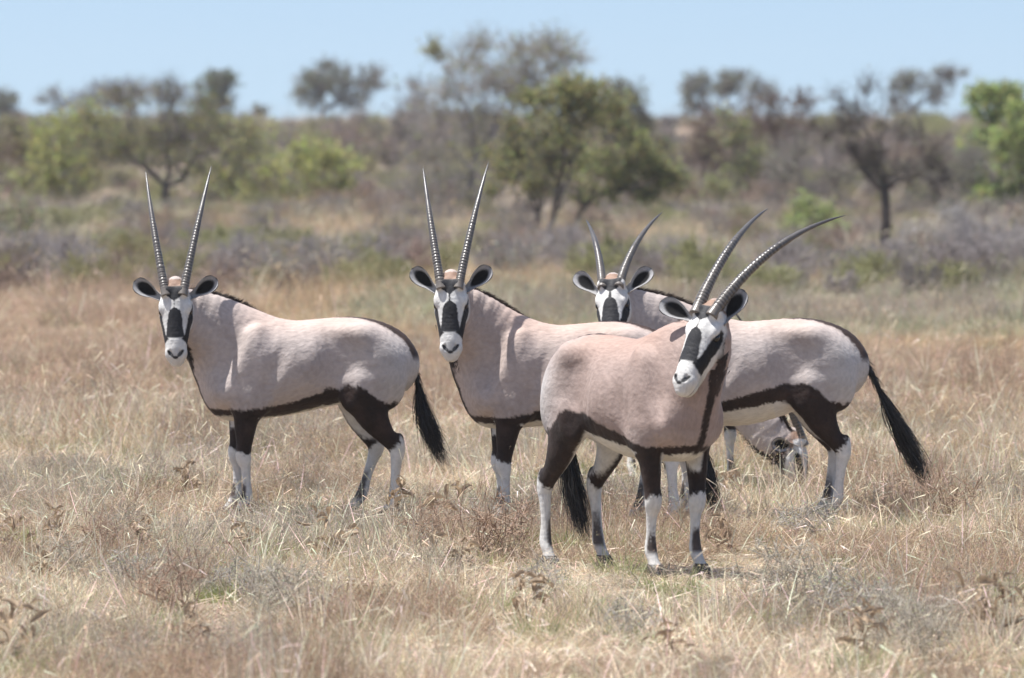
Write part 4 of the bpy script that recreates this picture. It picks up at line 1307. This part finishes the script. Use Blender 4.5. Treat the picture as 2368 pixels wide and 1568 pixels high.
def make_trees():
    far = 392
    T = 'thorn trees on the skyline'
    plant('thorn_tree', 'dark spreading thorn tree, nearly bare, rising behind the oryx that stands apart', 'tree', 385, 176,
          [(330, 300, 105, 90, 130, .5), (430, 275, 90, 75, 110, .4), (300, 235, 70, 40, 60, .2), (380, 212, 60, 32, 60, .1), (500, 335, 80, 75, 90), (235, 330, 70, 80, 70), (400, 368, 150, 36, 80, .6)],
          432, 0.13, W_DARK, L_OLIVE, 5, 0.05, 5, 0.30, seed=1)
    plant('bush', 'lime green bush at the bare side of the dark spreading thorn tree', 'bush', 150, 180,
          [(130, 335, 60, 85, 110), (225, 275, 60, 42, 60), (110, 430, 70, 55, 80, .7), (190, 420, 60, 60, 60, .6)], 485, 0.06, W_GREY, L_LIME, 8, 0.05, 4, 0.25, seed=2, trunks=3)
    plant('bush', 'wide lime green bush growing between the dark thorn tree and the tall pale bare tree', 'bush', 640, 182,
          [(590, 350, 70, 65, 90, .6), (690, 370, 70, 50, 80), (765, 385, 60, 55, 90), (560, 430, 80, 55, 80, .7), (700, 440, 90, 40, 70, .7)], 470, 0.07, W_GREY, L_LIME, 8, 0.05, 4, 0.25, seed=3, trunks=4, spread=0.35)
    plant('thorn_tree', 'two-lobed grey thorn tree standing alone on the skyline above the lime bush', 'tree', 742, far,
          [(718, 205, 42, 42, 80), (770, 185, 48, 36, 80), (838, 195, 38, 40, 60, .6), (800, 240, 46, 22, 40, .4), (868, 165, 16, 16, 18, .3)], 258, 0.16, W_PURP, L_SAGE, 8, 0.09, 5, 0.45, T, 4)
    plant('bush', 'tiny round dark bush alone on the skyline beside the two-lobed tree', 'bush', 605, far, [(605, 260, 17, 13, 30)], 272, 0.06, W_PURP, L_SAGE, 5, 0.08, 5, 0.35, None, 5, trunks=2)
    plant('thorn_tree', 'tall pale tree of fine bare branches, the highest of all', 'tree', 1088, 181,
          [(1130, 145, 110, 52, 190, .3), (1035, 235, 85, 65, 130, .2), (1255, 135, 80, 45, 160, .4), (1180, 235, 115, 65, 170, .2), (1065, 335, 90, 75, 110, .2), (1000, 410, 75, 55, 70, .3), (1015, 125, 22, 14, 18, 2), (1195, 215, 22, 22, 18, 2)],
          395, 0.11, W_PALE, L_OLIVE, 4, 0.05, 5, 0.34, seed=6)
    plant('thorn_tree', 'olive thorn tree with a leaning trunk, widest crown of the group in the middle', 'tree', 1262, 139,
          [(1350, 225, 75, 55, 120), (1250, 320, 90, 70, 140, .8), (1200, 400, 75, 45, 90, .7), (1180, 340, 55, 50, 60, .6), (1290, 215, 60, 30, 60, 1.6)], 490, 0.09, W_DARK, L_OLIVE, 9, 0.042, 5, 0.22, seed=7, trunks=2)
    plant('thorn_tree', 'olive thorn tree close beside the leaning one, low drooping branches', 'tree', 1328, 141,
          [(1410, 315, 100, 70, 140, .9), (1480, 395, 80, 55, 100), (1350, 405, 90, 50, 110), (1540, 430, 40, 45, 40, .8)], 495, 0.09, W_DARK, L_GREEN, 8, 0.042, 5, 0.22, seed=8)
    plant('thorn_tree', 'dark crowned thorn tree half hidden behind the olive trees', 'tree', 1442, 225, [(1447, 220, 46, 46, 90), (1415, 265, 40, 35, 50), (1480, 275, 35, 35, 40), (1440, 350, 50, 50, 40)], 400, 0.09, W_DARK, L_SAGE, 6, 0.06, 5, 0.3, seed=9)
    plant('thorn_tree', 'purplish bare thicket tree left of the tall pale one', 'tree', 955, 270, [(935, 225, 50, 40, 55), (985, 295, 65, 55, 70), (900, 300, 60, 50, 50)], 400, 0.07, W_PURP, L_SAGE, 2, 0.06, 5, 0.35, seed=10, trunks=3, spread=0.4)
    plant('thorn_tree', 'rusty brown leafless thorn tree with a rounded crown', 'tree', 1725, 187,
          [(1700, 330, 100, 75, 130), (1795, 275, 70, 60, 110), (1640, 305, 60, 65, 80), (1730, 400, 85, 55, 80), (1850, 310, 40, 50, 40)], 420, 0.09, W_RED, (0.13, 0.10, 0.06), 3, 0.045, 6, 0.28, seed=11)
    plant('bush', 'green bush climbing through the rusty brown thorn tree', 'bush', 1700, 178, [(1690, 295, 40, 38, 50), (1715, 400, 60, 55, 90), (1660, 440, 50, 40, 50)], 480, 0.05, W_GREY, L_GREEN, 7, 0.045, 4, 0.22, seed=12, trunks=2)
    plant('thorn_tree', 'grey green flat-topped tree on the skyline behind the rusty brown one', 'tree', 1640, far, [(1612, 208, 38, 40, 70), (1680, 195, 48, 30, 80), (1760, 212, 38, 28, 50, .5), (1600, 252, 30, 18, 30, .5)], 262, 0.14, W_PURP, L_SAGE, 7, 0.09, 5, 0.42, T, 13)
    plant('thorn_tree', 'bare grey thorn tree with a stout forked trunk and open branches', 'tree', 2045, 124,
          [(2000, 255, 75, 50, 90), (2085, 335, 85, 85, 120), (2150, 405, 60, 60, 60), (1975, 385, 60, 75, 80), (1950, 300, 40, 50, 40)], 440, 0.105, (0.13, 0.112, 0.10), L_SAGE, 0.5, 0.03, 6, 0.22, seed=14)
    plant('thorn_tree', 'ragged tree on the skyline with one branch reaching higher, behind the bare forked tree', 'tree', 2105, far, [(2100, 195, 34, 32, 60), (2170, 205, 38, 42, 60, .6), (2208, 168, 24, 16, 25, .4), (2095, 255, 38, 26, 35, .5)], 262, 0.15, W_PURP, L_SAGE, 6, 0.09, 5, 0.42, T, 15)
    plant('bush', 'low dark bush on the skyline beside the ragged tree', 'bush', 1942, far, [(1940, 282, 34, 17, 40)], 295, 0.06, W_PURP, L_SAGE, 5, 0.08, 4, 0.3, None, 16, trunks=2)
    plant('thorn_tree', 'fresh bright green thorn tree with thin dark trunks', 'tree', 2335, 171,
          [(2295, 250, 55, 45, 110), (2360, 225, 60, 38, 110), (2262, 370, 48, 55, 110), (2345, 345, 65, 75, 140, .8), (2280, 450, 55, 38, 80), (2420, 300, 60, 80, 100), (2400, 430, 60, 50, 70)],
          440, 0.08, W_DARK, L_BRIGHT, 9, 0.05, 5, 0.24, seed=17, trunks=2, spread=0.3)
    plant('thorn_tree', 'dark low tree on the skyline at the far end of the ridge', 'tree', 2, far, [(5, 240, 34, 30, 70), (-40, 235, 40, 30, 50)], 262, 0.12, W_PURP, L_SAGE, 6, 0.09, 5, 0.4, T, 18)
    plant('thorn_tree', 'purple brown bare tree on the skyline behind the dark spreading one', 'tree', 245, far, [(245, 215, 65, 28, 80), (135, 228, 38, 18, 30), (180, 245, 50, 20, 40), (320, 205, 40, 20, 40)], 262, 0.13, W_PURP, L_SAGE, 2, 0.08, 5, 0.45, T, 19, trunks=2, spread=1.4)
    plant('thorn_tree', 'sage green round-topped tree on the skyline just behind the dark spreading one', 'tree', 495, far, [(500, 197, 44, 36, 90), (480, 240, 40, 22, 40), (525, 235, 22, 24, 25, .5)], 262, 0.14, W_PURP, (0.14, 0.165, 0.08), 8, 0.09, 5, 0.42, T, 20)
    plant('bush', 'bright green low bush beside the bare forked tree', 'bush', 1880, 134, [(1880, 500, 60, 42, 120), (1840, 540, 40, 28, 50), (1930, 540, 40, 28, 50)], 562, 0.04, W_GREY, L_BRIGHT, 8, 0.035, 4, 0.16, seed=21, trunks=3, spread=0.2)
    plant('bush', 'small bright green bush below the tall pale bare tree', 'bush', 872, 200, [(850, 450, 36, 24, 60), (905, 462, 36, 20, 50)], 478, 0.04, W_GREY, L_LIME, 8, 0.045, 4, 0.18, seed=22, trunks=3, spread=0.3)
    plant('bush', 'pale silvery twiggy bush below the fresh green tree', 'bush', 2200, 130, [(2190, 520, 60, 35, 90), (2260, 540, 60, 35, 80), (2120, 550, 50, 25, 50)], 572, 0.03, (0.42, 0.40, 0.38), None, 0, 0.03, 7, 0.22, seed=23, trunks=4, spread=0.35)

def make_bare_brush():
    # open, half bare thorn brush that fills the gaps between the trees
    for k, (X, d, clumps, wood, leaf, lv, label) in enumerate([
        (480, 184, [(470, 385, 75, 60, 80, .6), (540, 410, 65, 55, 60), (450, 440, 60, 40, 40, .7)], W_GREY, L_OLIVE, 3, 'open thorn brush in the shade side of the dark spreading tree'),
        (840, 214, [(825, 345, 70, 55, 70, .6), (905, 385, 65, 50, 60, .4), (800, 420, 60, 40, 40)], W_PURP, L_OLIVE, 3, 'purplish thorn brush between the wide lime bush and the tall pale tree'),
        (1005, 168, [(985, 400, 75, 70, 90, .3), (1060, 430, 65, 50, 60, .5), (1000, 320, 60, 50, 50, .2)], W_GREY, L_OLIVE, 3, 'grey bare thorn brush around the foot of the tall pale tree'),
        (1590, 192, [(1585, 405, 60, 55, 60, .5), (1560, 340, 40, 45, 35), (1640, 430, 55, 40, 50)], W_RED, L_SAGE, 3, 'low brown thorn brush between the olive trees and the rusty tree'),
        (1850, 163, [(1830, 400, 60, 70, 80, .3), (1900, 410, 65, 60, 80, .2), (1870, 330, 50, 45, 40, .2)], W_GREY, L_SAGE, 2, 'grey leafless thorn brush between the rusty tree and the bare forked tree'),
        (2180, 158, [(2165, 425, 80, 65, 100, .2), (2225, 370, 55, 60, 70, .3), (2120, 470, 60, 35, 50)], W_GREY, L_SAGE, 2, 'grey leafless thorn brush between the bare forked tree and the fresh green tree'),
        (55, 186, [(30, 400, 85, 70, 90, .6), (85, 350, 60, 55, 60), (10, 330, 60, 50, 40, .3)], W_RED, L_OLIVE, 4, 'brown and olive thorn brush at the outer side of the lime bush')]):
        plant('thorn_brush', label, 'bush', X, d, clumps, CAM_H * PX / d + HZ - 22, 0.05, wood, leaf, lv, 0.05, 5, 0.30, 'open thorn brush between the trees', 60 + k, trunks=3, spread=0.3)

def copy_thing(src, loc, rz, sc, label, cat, group):
    r = src.copy(); COL.objects.link(r)
    r.location = loc; r.rotation_euler = (0, 0, rz); r.scale = sc
    tag(r, label, cat, group)
    for ch in [c for c in bpy.data.objects if c.parent == src]:
        c = ch.copy(); COL.objects.link(c); c.parent = r
    return r

def shrub_proto(name, seed, n, rx, h, wood, leaf, leaves, size, sprays=5, sl=0.16, thin=1.0):
    """a knee-high shrub standing at its own origin"""
    rs = np.random.default_rng(3000 + seed)
    root = empty(name)
    v = rs.normal(size=(n, 3)); v /= np.linalg.norm(v, axis=1)[:, None]; v *= rs.random((n, 1)) ** 0.4
    tips = v * np.array((rx, rx, h * 0.42)) + np.array((0, 0, h * 0.52))
    tips[:, 2] = np.abs(tips[:, 2]) + 0.03
    gw = Geo(); gt = Geo(); S = []; dirs = np.zeros_like(tips)
    lab = rs.integers(0, 5, n)
    for k in range(5):
        ids = np.nonzero(lab == k)[0]
        if len(ids):
            b = np.array((rs.normal() * .06, rs.normal() * .06, -0.03))
            s_, d_ = grow(rs, tips[ids], b, b + np.array((0, 0, 0.08)) + rs.normal(size=3) * 0.02, 0.014)
            S += s_; dirs[ids] = d_
    A = np.array([s[0] for s in S]); B = np.array([s[1] for s in S]); ra = np.array([s[2] for s in S]); rb = np.array([s[3] for s in S])
    prisms(gw, A, B, np.maximum(ra, .004) * thin, np.maximum(rb, .003) * thin, np.asarray(wood) * (0.75 + 0.4 * rs.random((len(A), 1))), 3)
    q = np.repeat(np.arange(n), sprays)
    dd = dirs[q] * 0.6 + rs.normal(size=(len(q), 3)) * 0.6 + np.array((0, 0, 0.25)); dd /= np.linalg.norm(dd, axis=1)[:, None]
    P0 = tips[q] - dirs[q] * (rs.random((len(q), 1)) * 0.12); P1 = P0 + dd * (sl * (0.5 + rs.random(len(q))))[:, None]
    prisms(gt, P0, P1, np.full(len(q), 0.0035 * thin), np.full(len(q), 0.0015 * thin), np.asarray(wood) * (0.9 + 0.5 * rs.random((len(q), 1))), 3)
    link_mesh('stems', gw.mesh(name + '_stems'), M['wood'], root)
    link_mesh('twigs', gt.mesh(name + '_twigs'), M['wood'], root)
    if leaf is not None:
        gl = Geo(); k = rs.poisson(leaves, len(q)); qq = np.repeat(np.arange(len(q)), k)
        leaf_quads(gl, rs, P0[qq] + (P1 - P0)[qq] * rs.random((len(qq), 1)) + rs.normal(size=(len(qq), 3)) * 0.012, np.full(len(qq), size), leaf, 0.35)
        link_mesh('leaves', gl.mesh(name + '_leaves'), M['leaf'], root)
    return root

def scrub_templates():
    tc = bpy.data.collections.new('scrub_shapes')
    rs = np.random.default_rng(55)
    for v in range(6):
        g = Geo(); n = 70
        rx, h = rs.uniform(0.40, 0.60), rs.uniform(0.50, 0.75)
        w = rs.normal(size=(n, 3)); w /= np.linalg.norm(w, axis=1)[:, None]; w *= rs.random((n, 1)) ** 0.4
        tips = w * np.array((rx, rx, h * 0.45)) + np.array((0, 0, h * 0.50)); tips[:, 2] = np.abs(tips[:, 2]) + 0.03
        base = rs.normal(size=(n, 3)) * np.array((0.08, 0.08, 0)) - np.array((0, 0, 0.03))
        mid = base * 0.45 + tips * 0.55 + rs.normal(size=(n, 3)) * 0.05
        col = lambda k: np.ones((k, 3)) * (0.6 + 0.5 * rs.random((k, 1)))
        prisms(g, base, mid, np.full(n, 0.009), np.full(n, 0.006), col(n), 3)
        prisms(g, mid, tips, np.full(n, 0.006), np.full(n, 0.003), col(n), 3)
        q = np.repeat(np.arange(n), 8)
        f = rs.random((len(q), 1)) ** 0.6
        P0 = mid[q] + (tips - mid)[q] * f
        dd = (tips - mid)[q]; dd /= np.linalg.norm(dd, axis=1)[:, None]
        dd = dd * 0.6 + rs.normal(size=(len(q), 3)) * 0.6 + np.array((0, 0, 0.2)); dd /= np.linalg.norm(dd, axis=1)[:, None]
        P1 = P0 + dd * (0.06 + 0.14 * rs.random(len(q)))[:, None]
        prisms(g, P0, P1, np.full(len(q), 0.0045), np.full(len(q), 0.002), col(len(q)) * 1.15, 3)
        if v >= 3:
            qq = np.repeat(np.arange(len(q)), rs.poisson(1.6, len(q)))
            leaf_quads(g, rs, P0[qq] + (P1 - P0)[qq] * rs.random((len(qq), 1)), np.full(len(qq), 0.022), (1.25, 1.25, 1.1), 0.3)
        o = bpy.data.objects.new('scrub_%02d' % v, g.mesh('scrub_%02d' % v)); o.data.materials.append(M['blade']); tc.objects.link(o)
    return tc

def make_thicket():
    rs = np.random.default_rng(66)
    coll = scrub_templates()
    X = []; D = []; S = []
    for d0, d1, n, s0, s1 in ((92, 130, 520, 0.7, 1.15), (130, 180, 560, 0.6, 1.0), (180, 205, 330, 0.9, 1.6), (205, 330, 800, 1.2, 2.3), (330, 398, 330, 0.9, 1.5)):
        d = np.sqrt(d0 ** 2 + (d1 ** 2 - d0 ** 2) * rs.random(n))
        X.append((rs.random(n) * 2 - 1) * (d * 0.0735 * 1.12 + 4)); D.append(d); S.append(rs.uniform(s0, s1, n))
    x = np.concatenate(X); d = np.concatenate(D); sc = np.concatenate(S)
    px = 1183.5 + x / d * PX; row = HZ + CAM_H * PX / d
    keep = vnoise(np.stack([x * 0.25, d * 0.06], 1), 1.0, 71) > np.where(d < 130, 0.40, np.where(d < 205, 0.34, 0.44))
    for cx, cy, rx, ry in ((1570, 575, 110, 32), (160, 580, 150, 30), (800, 585, 130, 24), (1120, 590, 60, 20), (2080, 610, 60, 20)):      # open straw patches
        keep &= ((px - cx) / rx) ** 2 + ((row - cy) / ry) ** 2 > 1
    x, d, sc = x[keep], d[keep], sc[keep]; n = len(x)
    u = rs.random((n, 1)); pn = vnoise(np.stack([x * 0.3, d * 0.05], 1), 1.0, 81)[:, None]
    tint = np.where(u < 0.45, np.array((0.31, 0.275, 0.265)), np.where(u < 0.72, np.array((0.34, 0.255, 0.21)), np.array((0.34, 0.32, 0.17))))
    tint = np.where((pn > 0.58) & (u > 0.35), np.array((0.36, 0.36, 0.18)), tint) * (0.8 + 0.4 * rs.random((n, 1)))
    idx = np.where((u[:, 0] < 0.7) & (pn[:, 0] < 0.58), rs.integers(0, 3, n), rs.integers(3, 6, n))
    scl = np.stack([sc, sc, sc * rs.uniform(0.7, 1.05, n)], 1); rot = np.stack([np.zeros(n), np.zeros(n), rs.random(n) * 6.283], 1)
    z = ground_z(x, d) - 0.02
    o = scatter_mass('scrub', 'grey brown thorn scrub covering the ground below and between the trees', np.stack([x, d, z], 1), idx, scl, tint, coll, rot)
    o['category'] = 'scrub'

def make_scrub():
    rs = np.random.default_rng(77)
    kinds = [
        (shrub_proto('shrub', 1, 130, 0.55, 0.75, (0.30, 0.275, 0.27), None, 0, 0, 6), 'grey leafless shrub standing clear at the edge of the scrub behind the herd', 'leafless shrubs at the edge of the scrub'),
        (shrub_proto('shrub', 2, 110, 0.60, 0.60, (0.28, 0.255, 0.25), (0.28, 0.265, 0.20), 2, 0.020), 'grey shrub with a few dull leaves at the edge of the scrub behind the herd', 'dull leaved shrubs at the edge of the scrub'),
        (shrub_proto('shrub', 3, 110, 0.50, 0.65, (0.26, 0.22, 0.19), (0.31, 0.33, 0.17), 3, 0.022), 'sage green shrub at the edge of the scrub behind the herd', 'sage shrubs at the edge of the scrub'),
        (shrub_proto('shrub', 4, 120, 0.55, 0.60, (0.29, 0.21, 0.18), None, 0, 0, 6), 'rusty leafless shrub at the edge of the scrub behind the herd', None)]
    first = [True] * len(kinds)
    for X, row, k, s, label in ((2250, 650, 0, 1.35, 'largest grey leafless shrub, rising in front of the fresh green tree'), (2345, 660, 0, 1.2, None), (2150, 650, 1, 1.2, None), (2050, 665, 0, 1.0, None), (2330, 620, 1, 1.4, None), (1960, 660, 1, 1.0, None), (2410, 650, 0, 1.3, None),
                                (740, 672, 0, 1.1, None), (850, 660, 0, 1.1, None), (640, 675, 1, 1.0, None), (565, 650, 0, 1.1, None), (930, 650, 3, 1.1, None), (170, 668, 0, 1.1, None), (60, 650, 0, 1.1, None), (255, 625, 2, 1.1, None), (15, 585, 2, 1.7, 'tall sage green shrub at the far end of the scrub behind the herd'),
                                (1180, 650, 1, 1.1, None), (1560, 655, 0, 1.0, None), (1660, 668, 1, 1.0, None), (1820, 655, 0, 1.1, None), (1300, 640, 0, 1.1, None), (575, 690, 2, 0.45, 'small lime tuft of a shrub just behind the back of the oryx standing apart')):
        src, lb, group = kinds[k]
        d = dist(row); x = (X - 1183.5) / PX * d
        loc = (x, d, float(ground_z(np.array([x]), np.array([d]))[0]) - 0.02); rz = rs.random() * 6.28
        if first[k]:
            src.location = loc; src.rotation_euler = (0, 0, rz); src.scale = (s, s, s); tag(src, label or lb, 'shrub', None if label else group); first[k] = False
        else:
            o = copy_thing(src, loc, rz, (s, s, s), label or lb, 'shrub', None if label else group)
            if label and 'group' in o: del o['group']
make_trees()
make_bare_brush()
make_thicket()
make_scrub()
# ------------------------------------------------------------------ single weeds, twigs and tufts in the near grass
def curled_leaf(rs, L, w):
    """a withered leaf: a strip rolled along its length and twisted"""
    nu, nv = 9, 5
    V = []
    tw = rs.uniform(-1.2, 1.2); cv = rs.uniform(0.8, 2.2); ang = 0.0; p = np.zeros(3)
    for i in range(nu):
        t = i / (nu - 1)
        hw = w * math.sin(math.pi * min(0.06 + t * 0.94, 0.985)) ** 0.7
        d = np.array((math.cos(ang), 0, math.sin(ang)))
        nrm = np.array((-math.sin(ang), 0, math.cos(ang)))
        a = tw * t
        sd = np.array((0, 1.0, 0)) * math.cos(a) + nrm * math.sin(a); n2 = np.cross(d, sd)
        for j in range(nv):
            v = j / (nv - 1) * 2 - 1
            V.append(p + sd * hw * v * 0.8 + n2 * hw * (v * v) * 0.9 + rs.normal(size=3) * w * 0.08)
        p = p + d * L / (nu - 1); ang -= cv / (nu - 1) * (0.4 + 1.2 * t)
    F = [(i * nv + j, i * nv + j + 1, (i + 1) * nv + j + 1, (i + 1) * nv + j) for i in range(nu - 1) for j in range(nv - 1)]
    V = np.array(V)
    c = np.array((0.38, 0.29, 0.20)) * (0.7 + 0.6 * rs.random((len(V), 1)))
    return np_mesh('curled_leaf', V, np.array(F), True, c)

def make_weeds():
    rs = np.random.default_rng(91)
    leaves = [curled_leaf(rs, rs.uniform(0.05, 0.085), rs.uniform(0.010, 0.017)) for _ in range(8)]
    for m in leaves: m.materials.append(M['dryleaf'])
    stems = []
    for k in range(4):
        g = Geo(); 
        b = np.zeros((3, 3)); b[:, :2] = rs.normal(size=(3, 2)) * 0.015; b[:, 2] = -0.03
        d = np.stack([rs.normal(size=3) * 0.35, rs.normal(size=3) * 0.35, np.ones(3)], 1)
        blades(g, rs, b, d, np.array((0.25, 0.20, 0.22)), np.full(3, 0.006), np.array((0.02, 0, -0.03)), np.full((3, 3), 0.24) * np.array((1.1, 0.85, 0.65)), 5)
        me = g.mesh('weed_stem'); me.materials.append(M['dryleaf']); stems.append(me)
    G = 'withered weeds among the grass'
    lab = 'withered weed of curled brown leaves standing in the open grass'
    spots = [(15, 1300, 1.0, lab), (430, 1165, 1.0, 'withered weed of curled leaves beside the forelegs of the oryx standing apart'), (930, 1215, 1.1, 'withered weed of curled leaves in the gap between the lone oryx and its neighbour'), (1030, 1265, 1.4, 'large withered weed of curled leaves close beside the rusty twigs'), (1215, 1450, 1.0, lab),
             (2285, 1500, 1.3, 'tall clump of dark brown curled leaves, broken and leaning'), (2000, 1530, 1.0, lab), (20, 1545, 1.2, lab), (760, 1300, 1.1, 'withered weed in front of the hind feet of the oryx standing apart'),
             (1665, 1285, .9, 'withered weed of curled leaves right beside the forefeet of the front oryx'), (1690, 1160, .8, 'withered weed of curled leaves below the grazing oryx'), (560, 1310, 1.0, 'withered weed in front of the forefeet of the oryx standing apart'), (330, 1290, .9, lab), (130, 1260, .9, lab), (1550, 1540, .8, lab), (440, 1520, .8, lab), (1310, 1235, .7, 'withered weed of curled leaves between the hind legs of the front oryx'), (90, 1360, .8, lab), (1060, 1330, .9, 'small withered weed in front of the rusty twigs'), (840, 1430, .7, lab)]
    for X, row, s, label in spots:
        d = dist(row); x = (X - 1183.5) / PX * d
        r = empty('weed', (x, d, 0), rs.random() * 6.28, s * 1.15)
        tag(r, label, 'weed', G if label == lab else None)
        o = bpy.data.objects.new('stem', stems[rs.integers(0, 4)]); COL.objects.link(o); o.parent = r
        for k in range(rs.integers(18, 28)):
            o = bpy.data.objects.new('leaf', leaves[rs.integers(0, 8)]); COL.objects.link(o); o.parent = r
            z = rs.uniform(0.05, 0.20)
            o.location = (rs.normal() * 0.045, rs.normal() * 0.045, z)
            o.rotation_euler = (rs.normal() * 0.9, rs.normal() * 0.7 - 0.3, rs.random() * 6.28)
            q = rs.uniform(0.6, 1.15); o.scale = (q, q, q)
    # dwarf shrubs: bare twigs, rust or grey
    protos = [shrub_proto('dwarf_shrub', 41, 46, 0.20, 0.34, (0.40, 0.285, 0.21), None, 0, 0, 4, 0.09, 0.45), shrub_proto('dwarf_shrub', 42, 60, 0.24, 0.30, (0.44, 0.40, 0.33), (0.46, 0.43, 0.31), 1.0, 0.005, 4, 0.08, 0.42),
              shrub_proto('dwarf_shrub', 43, 50, 0.22, 0.24, (0.42, 0.39, 0.35), (0.40, 0.42, 0.27), 2, 0.006, 4, 0.07, 0.42)]
    used = [False] * 3
    GL = ['rusty leafless dwarf shrub of thin upright twigs in the grass', 'silver grey dwarf shrub of tangled twigs in the grass', 'sage green dwarf shrub with tiny leaves in the grass']
    GG = ['rusty dwarf shrubs in the grass', 'grey dwarf shrubs in the grass', 'sage dwarf shrubs in the grass']
    for X, row, k, s, label in [(1135, 1300, 0, 1.25, 'rusty leafless dwarf shrub of upright twigs in front of the oryx with the hidden rump'), (985, 1285, 0, 1.0, None), (2105, 1190, 0, 1.0, None), (385, 1440, 0, 1.1, None), (250, 1300, 0, .9, None), (2190, 1220, 0, 1.1, None),
                                (700, 1440, 1, .95, None), (620, 1420, 1, .8, None), (1800, 1390, 1, 1.0, 'broad silver grey dwarf shrub of tangled twigs beside the forefeet of the front oryx'), (2130, 1530, 1, .9, None), (150, 1350, 1, .8, None), (2060, 1480, 1, .8, None),
                                (1960, 1450, 2, 1.1, None), (1870, 1250, 2, 1.0, None), (560, 1390, 2, .9, None), (1450, 1480, 2, .8, None), (300, 1370, 2, .9, None), (1250, 1380, 2, .8, None)]:
        d = dist(row); x = (X - 1183.5) / PX * d
        loc = (x, d, -0.01); rz = rs.random() * 6.28
        lb = label or GL[k]; gr = None if label else GG[k]
        if not used[k]:
            src = protos[k]; used[k] = True
            src.location = loc; src.rotation_euler = (0, 0, rz); src.scale = (s, s, s); tag(src, lb, 'shrub', gr)
        else:
            o = copy_thing(protos[k], loc, rz, (s, s, s), lb, 'shrub', gr)
            if gr is None and 'group' in o: del o['group']
    # fresh green tufts
    tufts = []
    for v in range(3):
        g = Geo(); n = 130
        a = rs.random(n) * 6.283; r = 0.13 * np.sqrt(rs.random(n))
        base = np.stack([r * np.cos(a), r * np.sin(a), np.full(n, -0.01)], 1)
        dr = np.stack([np.cos(a) * 0.45, np.sin(a) * 0.45, np.ones(n)], 1) + rs.normal(size=(n, 3)) * 0.25
        blades(g, rs, base, dr, 0.07 + 0.12 * rs.random(n), np.full(n, 0.005), np.array((0, 0, -0.08)), np.array((0.34, 0.36, 0.18)) * (0.6 + 0.8 * rs.random((n, 1))))
        me = g.mesh('green_tuft'); me.materials.append(M['leaf']); tufts.append(me)
    for X, row, label in [(1345, 1440, None), (2290, 1400, None), (110, 1520, None), (1555, 1375, 'small fresh green grass tuft at the feet of the front oryx'), (2330, 1370, None), (1440, 1330, 'small fresh green grass tuft between the legs of the front oryx'), (1250, 1480, None), (2010, 1405, None), (340, 1470, None), (1990, 1560, None), (1130, 1420, None), (880, 1250, None)]:
        d = dist(row); x = (X - 1183.5) / PX * d
        o = bpy.data.objects.new('grass_tuft', tufts[rs.integers(0, 3)]); COL.objects.link(o)
        o.location = (x, d, 0); o.rotation_euler = (0, 0, rs.random() * 6.28)
        tag(o, label or 'small fresh green grass tuft in the dry open grass', 'grass tuft', None if label else 'green tufts in the dry grass')
make_weeds()

# ------------------------------------------------------------------ warm dusty air
def make_haze():
    x0, x1, y0, y1, z0, z1 = -420, 420, -6, 560, -8.0, 9.0
    V = [(x, y, z) for x in (x0, x1) for y in (y0, y1) for z in (z0, z1)]
    F = [(0, 1, 3, 2), (4, 6, 7, 5), (0, 4, 5, 1), (2, 3, 7, 6), (0, 2, 6, 4), (1, 5, 7, 3)]
    me = bpy.data.meshes.new('haze'); me.from_pydata(V, [], F); me.update()
    m = bpy.data.materials.new('dusty_air'); m.use_nodes = True
    t = m.node_tree; t.nodes.clear()
    out = t.nodes.new('ShaderNodeOutputMaterial'); pv = t.nodes.new('ShaderNodeVolumePrincipled')
    pv.inputs['Color'].default_value = (0.92, 0.93, 0.96, 1); pv.inputs['Density'].default_value = 0.00022; pv.inputs['Anisotropy'].default_value = 0.2
    t.links.new(pv.outputs[0], out.inputs['Volume'])
    return tag(link_mesh('haze', me, m), 'thin dusty air over the pan', kind='stuff')
make_haze()
